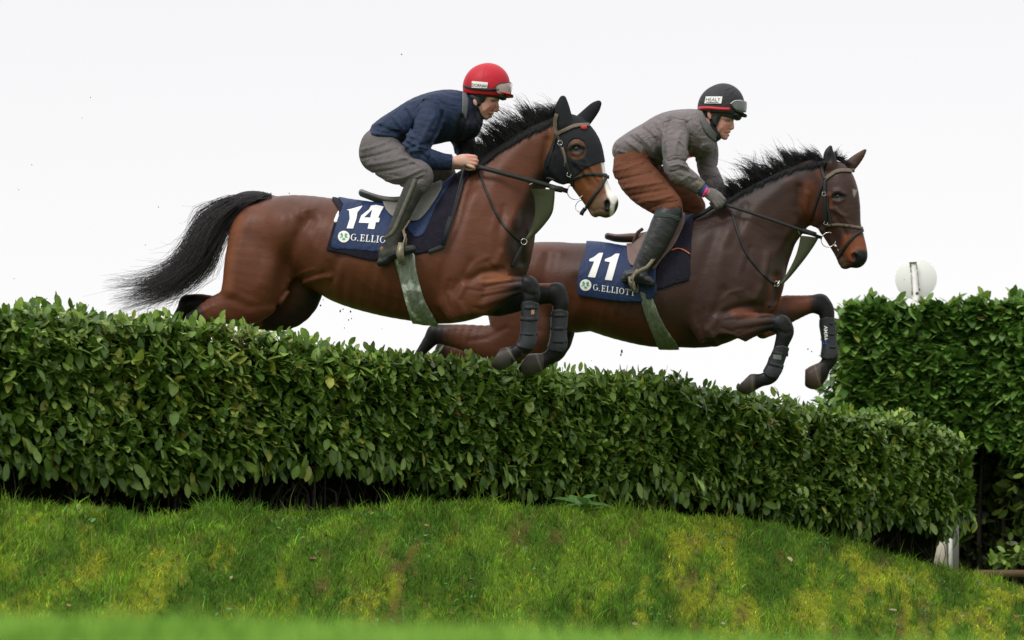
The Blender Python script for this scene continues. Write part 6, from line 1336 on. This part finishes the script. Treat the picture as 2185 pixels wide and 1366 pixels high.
R2.chain([(1420, 580, 11, .034, .34), (1455, 590, 7, .03, .34)], k=.01)
v2 = R2.eval(.0047); V, Q = v2.mesh(); px, py = v2.pix(V)
c = face_colour(V, px, py, [(1548, 284), (1555, 285)], [(1549, 258.5), (1556, 258.5)], [(1538, 272), (1548, 272), (1560, 276)], (.52, .26, .21))
mk('body', V, Q, m_skin, p2, c)
J2 = Fig(R2.D, R2.slope, R2.px0)
J2.chain([(1336, 322, 30, .165), (1362, 316, 40, .172), (1395, 306, 48, .17), (1430, 292, 53, .18), (1468, 284, 50, .19), (1495, 274, 38, .13), (1506, 264, 24, .08)], k=.03)
J2.chain([(1490, 296, 34, .14), (1502, 312, 22, .13)], k=.04)
J2.chain([(1446, 270, 31, .07, -.14), (1441, 310, 29, .067, -.21), (1441, 350, 26.5, .060, -.245), (1447, 368, 24, .056, -.245), (1472, 385, 20, .050, -.21), (1492, 400, 16.5, .044, -.18)], k=.022)
J2.chain([(1490, 275, 30, .07, .14), (1508, 320, 25, .062, .20), (1510, 360, 22, .056, .19), (1524, 388, 19, .046, .15), (1533, 404, 16, .042, .13)], k=.03)
J2.chain([(1502, 268, 20, .072), (1512, 270, 19, .070), (1522, 284, 15, .062)], k=.012)
for pts, w_, a_ in (([(1335, 300), (1360, 318), (1375, 338)], 4, .006), ([(1345, 292), (1372, 312), (1385, 338)], 4, -.006), ([(1360, 285), (1385, 310), (1400, 340)], 4.5, .007), ([(1375, 275), (1400, 300), (1412, 340)], 4, -.006), ([(1318, 322), (1350, 330), (1375, 342)], 3, .004), ([(1400, 262), (1418, 290), (1420, 320)], 5, .004),
                    ([(1430, 255), (1422, 275), (1418, 300), (1420, 340)], 2.5, -.006), ([(1465, 262), (1472, 290), (1468, 320)], 4, -.007), ([(1450, 285), (1440, 320), (1438, 345)], 6, .005), ([(1448, 300), (1462, 312), (1466, 330)], 3, .005), ([(1425, 345), (1445, 340), (1466, 345)], 3, -.006), ([(1428, 355), (1448, 350), (1468, 358)], 3, .006), ([(1430, 368), (1452, 362), (1470, 368)], 3, -.005),
                    ([(1455, 385), (1470, 375), (1482, 380)], 3, .004), ([(1475, 392), (1486, 384), (1494, 388)], 2.5, -.0035), ([(1495, 262), (1505, 285), (1528, 305)], 2, -.004), ([(1480, 320), (1470, 340), (1462, 350)], 3, -.005), ([(1500, 310), (1490, 330), (1478, 350)], 4, .005), ([(1500, 352), (1515, 358), (1530, 355)], 3, -.005), ([(1505, 372), (1520, 375), (1534, 372)], 3, .004)): J2.emboss(pts, w_ * .8, a_ * 1.6, 0 if pts[0][0] > 1495 else -1)
vJ2 = J2.eval(.0062); clip_poly(vJ2, [(1303, 330), (1312, 337), (1345, 338), (1370, 343), (1400, 352), (1420, 370), (1440, 400), (1484, 418), (1503, 394), (1506, 388), (1520, 414), (1548, 402), (1545, 300), (1534, 300), (1524, 282), (1505, 250), (1496, 232), (1400, 220), (1290, 290)])
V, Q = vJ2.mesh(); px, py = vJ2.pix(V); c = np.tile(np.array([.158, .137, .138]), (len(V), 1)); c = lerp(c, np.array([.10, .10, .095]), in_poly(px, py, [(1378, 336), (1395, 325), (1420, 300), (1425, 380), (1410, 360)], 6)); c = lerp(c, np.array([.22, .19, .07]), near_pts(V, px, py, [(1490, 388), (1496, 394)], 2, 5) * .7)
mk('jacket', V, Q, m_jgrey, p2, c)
V, Q = vJ2.shell([(1497, 238), (1504, 250), (1514, 268), (1532, 290), (1531, 303), (1520, 300), (1506, 286), (1497, 266), (1495, 250)], .006, .008, 2); mk('collar', V, Q, mat('grey_collar_dark', (.105, .105, .10), rough=.65, bump=.001, bscale=100), p2)
V, f_ = strap_on(vJ2, [(1372, 341), (1382, 339), (1400, 338)], 1.2, .003, .003); mk('pocket_zip', V, f_, m_strap, p2)
V, f_ = strap_on(vJ2, [(1468, 338), (1476, 330), (1484, 325)], .9, .003, .003); mk('chest_zip', V, f_, m_redband, p2)
K2 = Fig(R2.D, R2.slope, R2.px0)
K2.chain([(1350, 346, 41, .165), (1360, 336, 38, .16), (1372, 328, 32, .15)], k=.02)
K2.chain([(1348, 362, 40, .10, -.08), (1374, 394, 42, .092, -.16), (1408, 424, 35, .078, -.24), (1430, 440, 26, .068, -.275), (1428, 456, 22, .062, -.285)], k=.03)
K2.chain([(1362, 366, 38, .10, .08), (1420, 400, 34, .085, .18), (1478, 436, 25, .066, .28), (1480, 452, 20, .06, .29)], k=.03)
for pts, w_, a_ in (([(1310, 365), (1340, 358), (1372, 345)], 4, .005), ([(1316, 385), (1350, 378), (1392, 368)], 4, -.006), ([(1330, 402), (1365, 396), (1412, 388)], 5, .006), ([(1345, 418), (1380, 412), (1425, 405)], 4, -.006), ([(1365, 432), (1395, 428), (1435, 418)], 4, .006), ([(1385, 446), (1410, 436), (1445, 430)], 3, -.005), ([(1400, 452), (1415, 444), (1440, 440)], 2.5, .004), ([(1372, 350), (1371, 362)], 1.2, -.003)): K2.emboss(pts, w_ * .8, a_ * 1.5)
vK2 = K2.eval(.0064); V, Q = vK2.mesh(); mk('breeches', V, Q, m_bbrown, p2)
bo, vbo = boots('boot', p2, R2.D, R2.slope, R2.px0, [[(1431, 452, 26, .066, -.28), (1421, 470, 28, .066, -.295), (1408, 500, 27, .060, -.31), (1390, 535, 24, .052, -.325), (1372, 566, 19, .042, -.335), (1364, 584, 17, .040, -.34)],
    [(1340, 588, 12, .036, -.34), (1360, 590, 14, .040, -.345), (1380, 597, 11, .042, -.35), (1391, 604, 8, .034, -.35)], [(1333, 596, 8, .034, -.34), (1338, 592, 9, .034, -.34)]], m_boot, .0022)
V, Q = vbo.shell([(1322, 596), (1326, 606), (1346, 604), (1366, 606), (1388, 616), (1400, 612), (1396, 606), (1372, 602), (1345, 598), (1330, 598)], .003, .012, 1); mk('sole', V, Q, m_edge, bo)
V, Q = vbo.shell([(1398, 448), (1450, 462), (1454, 476), (1430, 466), (1394, 464)], .003, .006, 1); mk('boot_top', V, Q, mat('dark_green_cuff', (.022, .035, .028), rough=.7), bo)
bo2, _ = boots('boot', p2, R2.D, R2.slope, R2.px0, [[(1480, 456, 21, .055, .29), (1450, 510, 19, .05, .32), (1420, 570, 15, .038, .34)], [(1405, 592, 13, .036, .34), (1455, 590, 9, .034, .34)]], m_boot)
G = Fig(R2.D, R2.slope, R2.px0); hand(G, 1508, 410, .62, -.165, .95, .9); vg = G.eval(.0040); clip_poly(vg, [(1512, 398), (1498, 424), (1515, 460), (1580, 460), (1580, 395)])
V, Q = vg.mesh(); mk('glove', V, Q, m_glove, p2)
G = Fig(R2.D, R2.slope, R2.px0); hand(G, 1526, 400, .6, .12, .9, .9, side=-1); vg2 = G.eval(.0045); V, Q = vg2.mesh(); mk('glove', V, Q, m_glove, p2)
G = Fig(R2.D, R2.slope, R2.px0); G.chain([(1486, 394, 13, .038, -.185), (1500, 406, 13.5, .037, -.172), (1508, 411, 13, .035, -.168)], k=.006); vc_ = G.eval(.0045)
clip_poly(vc_, [(1492, 380), (1515, 396), (1500, 424), (1478, 410)]); V, Q = vc_.mesh(); mk('cuff', V, Q, mat('blue_cuff', (.035, .065, .16), rough=.8), p2)
V, Q = vc_.shell([(1508, 399), (1515, 404), (1506, 424), (1497, 419)], .003, .006, 1); mk('wristband', V, Q, m_pink, p2)
H2, vh = helmet(p2, R2.D, R2.slope, R2.px0, 1538, 231, 49.5, 50, (1490, 236, 1590, 245), [(1566, 241, 4, .082), (1580, 244, 3, .072), (1592, 248, 2, .045)], m_blackcap, -4, [(1550, 214, 38, 33, .08, 0, -35, .02), (1541, 182, 5, 3, .012, 0, 0, .006)])
V, f_ = strap_on(vh, [(1490, 231), (1510, 230), (1535, 232), (1558, 233)], 3.0, .0035, .004); mk('band', V, f_, m_redband, H2)
V2, T = strip_mesh([(1506, 206), (1541.5, 206), (1539, 221), (1503, 220.5)], 6); print_on('name_label', vh, V2, T, m_print, H2, .006)
tv, tt = text_mesh('HEALY', 1.0, .1, 0.0); tv = np.stack([1521 + tv[:, 0] * 10.5, 212.8 - tv[:, 1] * 11.5], 1); print_on('label_lettering', vh, tv, tt, m_ink, H2, .0075)
V, f_ = strap_on(vh, [(1507, 218.3), (1520, 218.8), (1533, 219)], .7, .0068, .001); mk('label_line', V, f_, m_ink, H2)
V, Q = vh.shell([(1560, 222), (1568, 216), (1582, 214), (1596, 219), (1600, 232), (1594, 240), (1584, 239), (1568, 234)], .015, .007, 2); mk('goggle_lens', V, Q, mat('smoked_goggle_lens', (.10, .11, .10), rough=.2, spec=.8, var=.5, vscale=30), H2)
V, f_ = strap_on(vh, [(1559, 222), (1568, 215.5), (1584, 214.5)], 1.0, .018, .004); mk('goggle_frame', V, f_, m_steel, H2)
HB = Fig(R2.D, R2.slope, R2.px0); HB.ell(1540, 238, 44, 34, .088, 0, -8, .01); HB.ell(1568, 248, 15, 8, .07, 0, -10, .006); HB.chain([(1528, 250, 12, .086), (1524, 262, 12, .084), (1525, 270, 7, .080)], k=.006); HB.chain([(1505, 248, 8, .07), (1512, 262, 6, .07), (1522, 270, 6, .07)], k=.006)
vb_ = HB.eval(.0045); clip_poly(vb_, [(1486, 232), (1590, 243), (1584, 256), (1572, 258), (1556, 251), (1538, 247), (1535, 258), (1529, 272), (1521, 277), (1512, 266), (1520, 255), (1524, 243), (1510, 238), (1506, 250), (1512, 262), (1508, 262), (1496, 245)])
V, Q = vb_.mesh(); mk('harness', V, Q, m_hpad, H2)
V, f_ = strap_on(v2, [(1525, 268), (1530, 282), (1538, 296)], 1.8, .003, .003); mk('chin_strap', V, f_, m_strap, H2)
BF = Fig(R2.D, R2.slope, R2.px0); BF.chain([(1504, 262, 22, .072), (1517, 272, 19, .066), (1527, 288, 14, .055)], k=.01); vf = BF.eval(.006); roughen(vf, .002, 30, 115); V, Q = vf.mesh(); mk('neck_scarf', V, Q, mat('black_fleece', (.014, .015, .016), rough=.9, var=.2, vscale=60, bump=.001, bscale=200), p2)
# clods of turf thrown up by the hooves
cl_ = []
for (x_, y_, s_) in ((617, 413, 3), (338, 442, 2), (726, 664, 4), (748, 665, 4), (732, 660, 2.5), (750, 680, 3.5), (744, 683, 2.5), (684, 652, 3), (310, 523, 2), (857, 116, 2.5), (193, 208, 2), (68, 352, 2), (1327, 750, 6), (1325, 757, 5), (1724, 745, 3), (1732, 750, 2.5), (735, 700, 2), (764, 658, 2), (30, 595, 2), (40, 405, 2), (175, 252, 1.8), (1262, 770, 2), (690, 640, 2), (815, 702, 2)):
    q = W(x_, y_, 18.3 + rng.uniform(-.6, 1.2)); V, f_ = sphere(q, s_ * .5 * 18.3 / F, 7, 5, rng.uniform(.5, 1.4, 3)); V = V + rng.normal(0, .0006, V.shape); cl_.append((V, f_))
V, f_ = merge(cl_); o = mk('turf_specks', V, f_, mat('dark_turf', (.03, .022, .012), rough=.9), None); tag(o, 'tiny specks of turf thrown into the air round the horses', 'turf specks', kind='stuff')
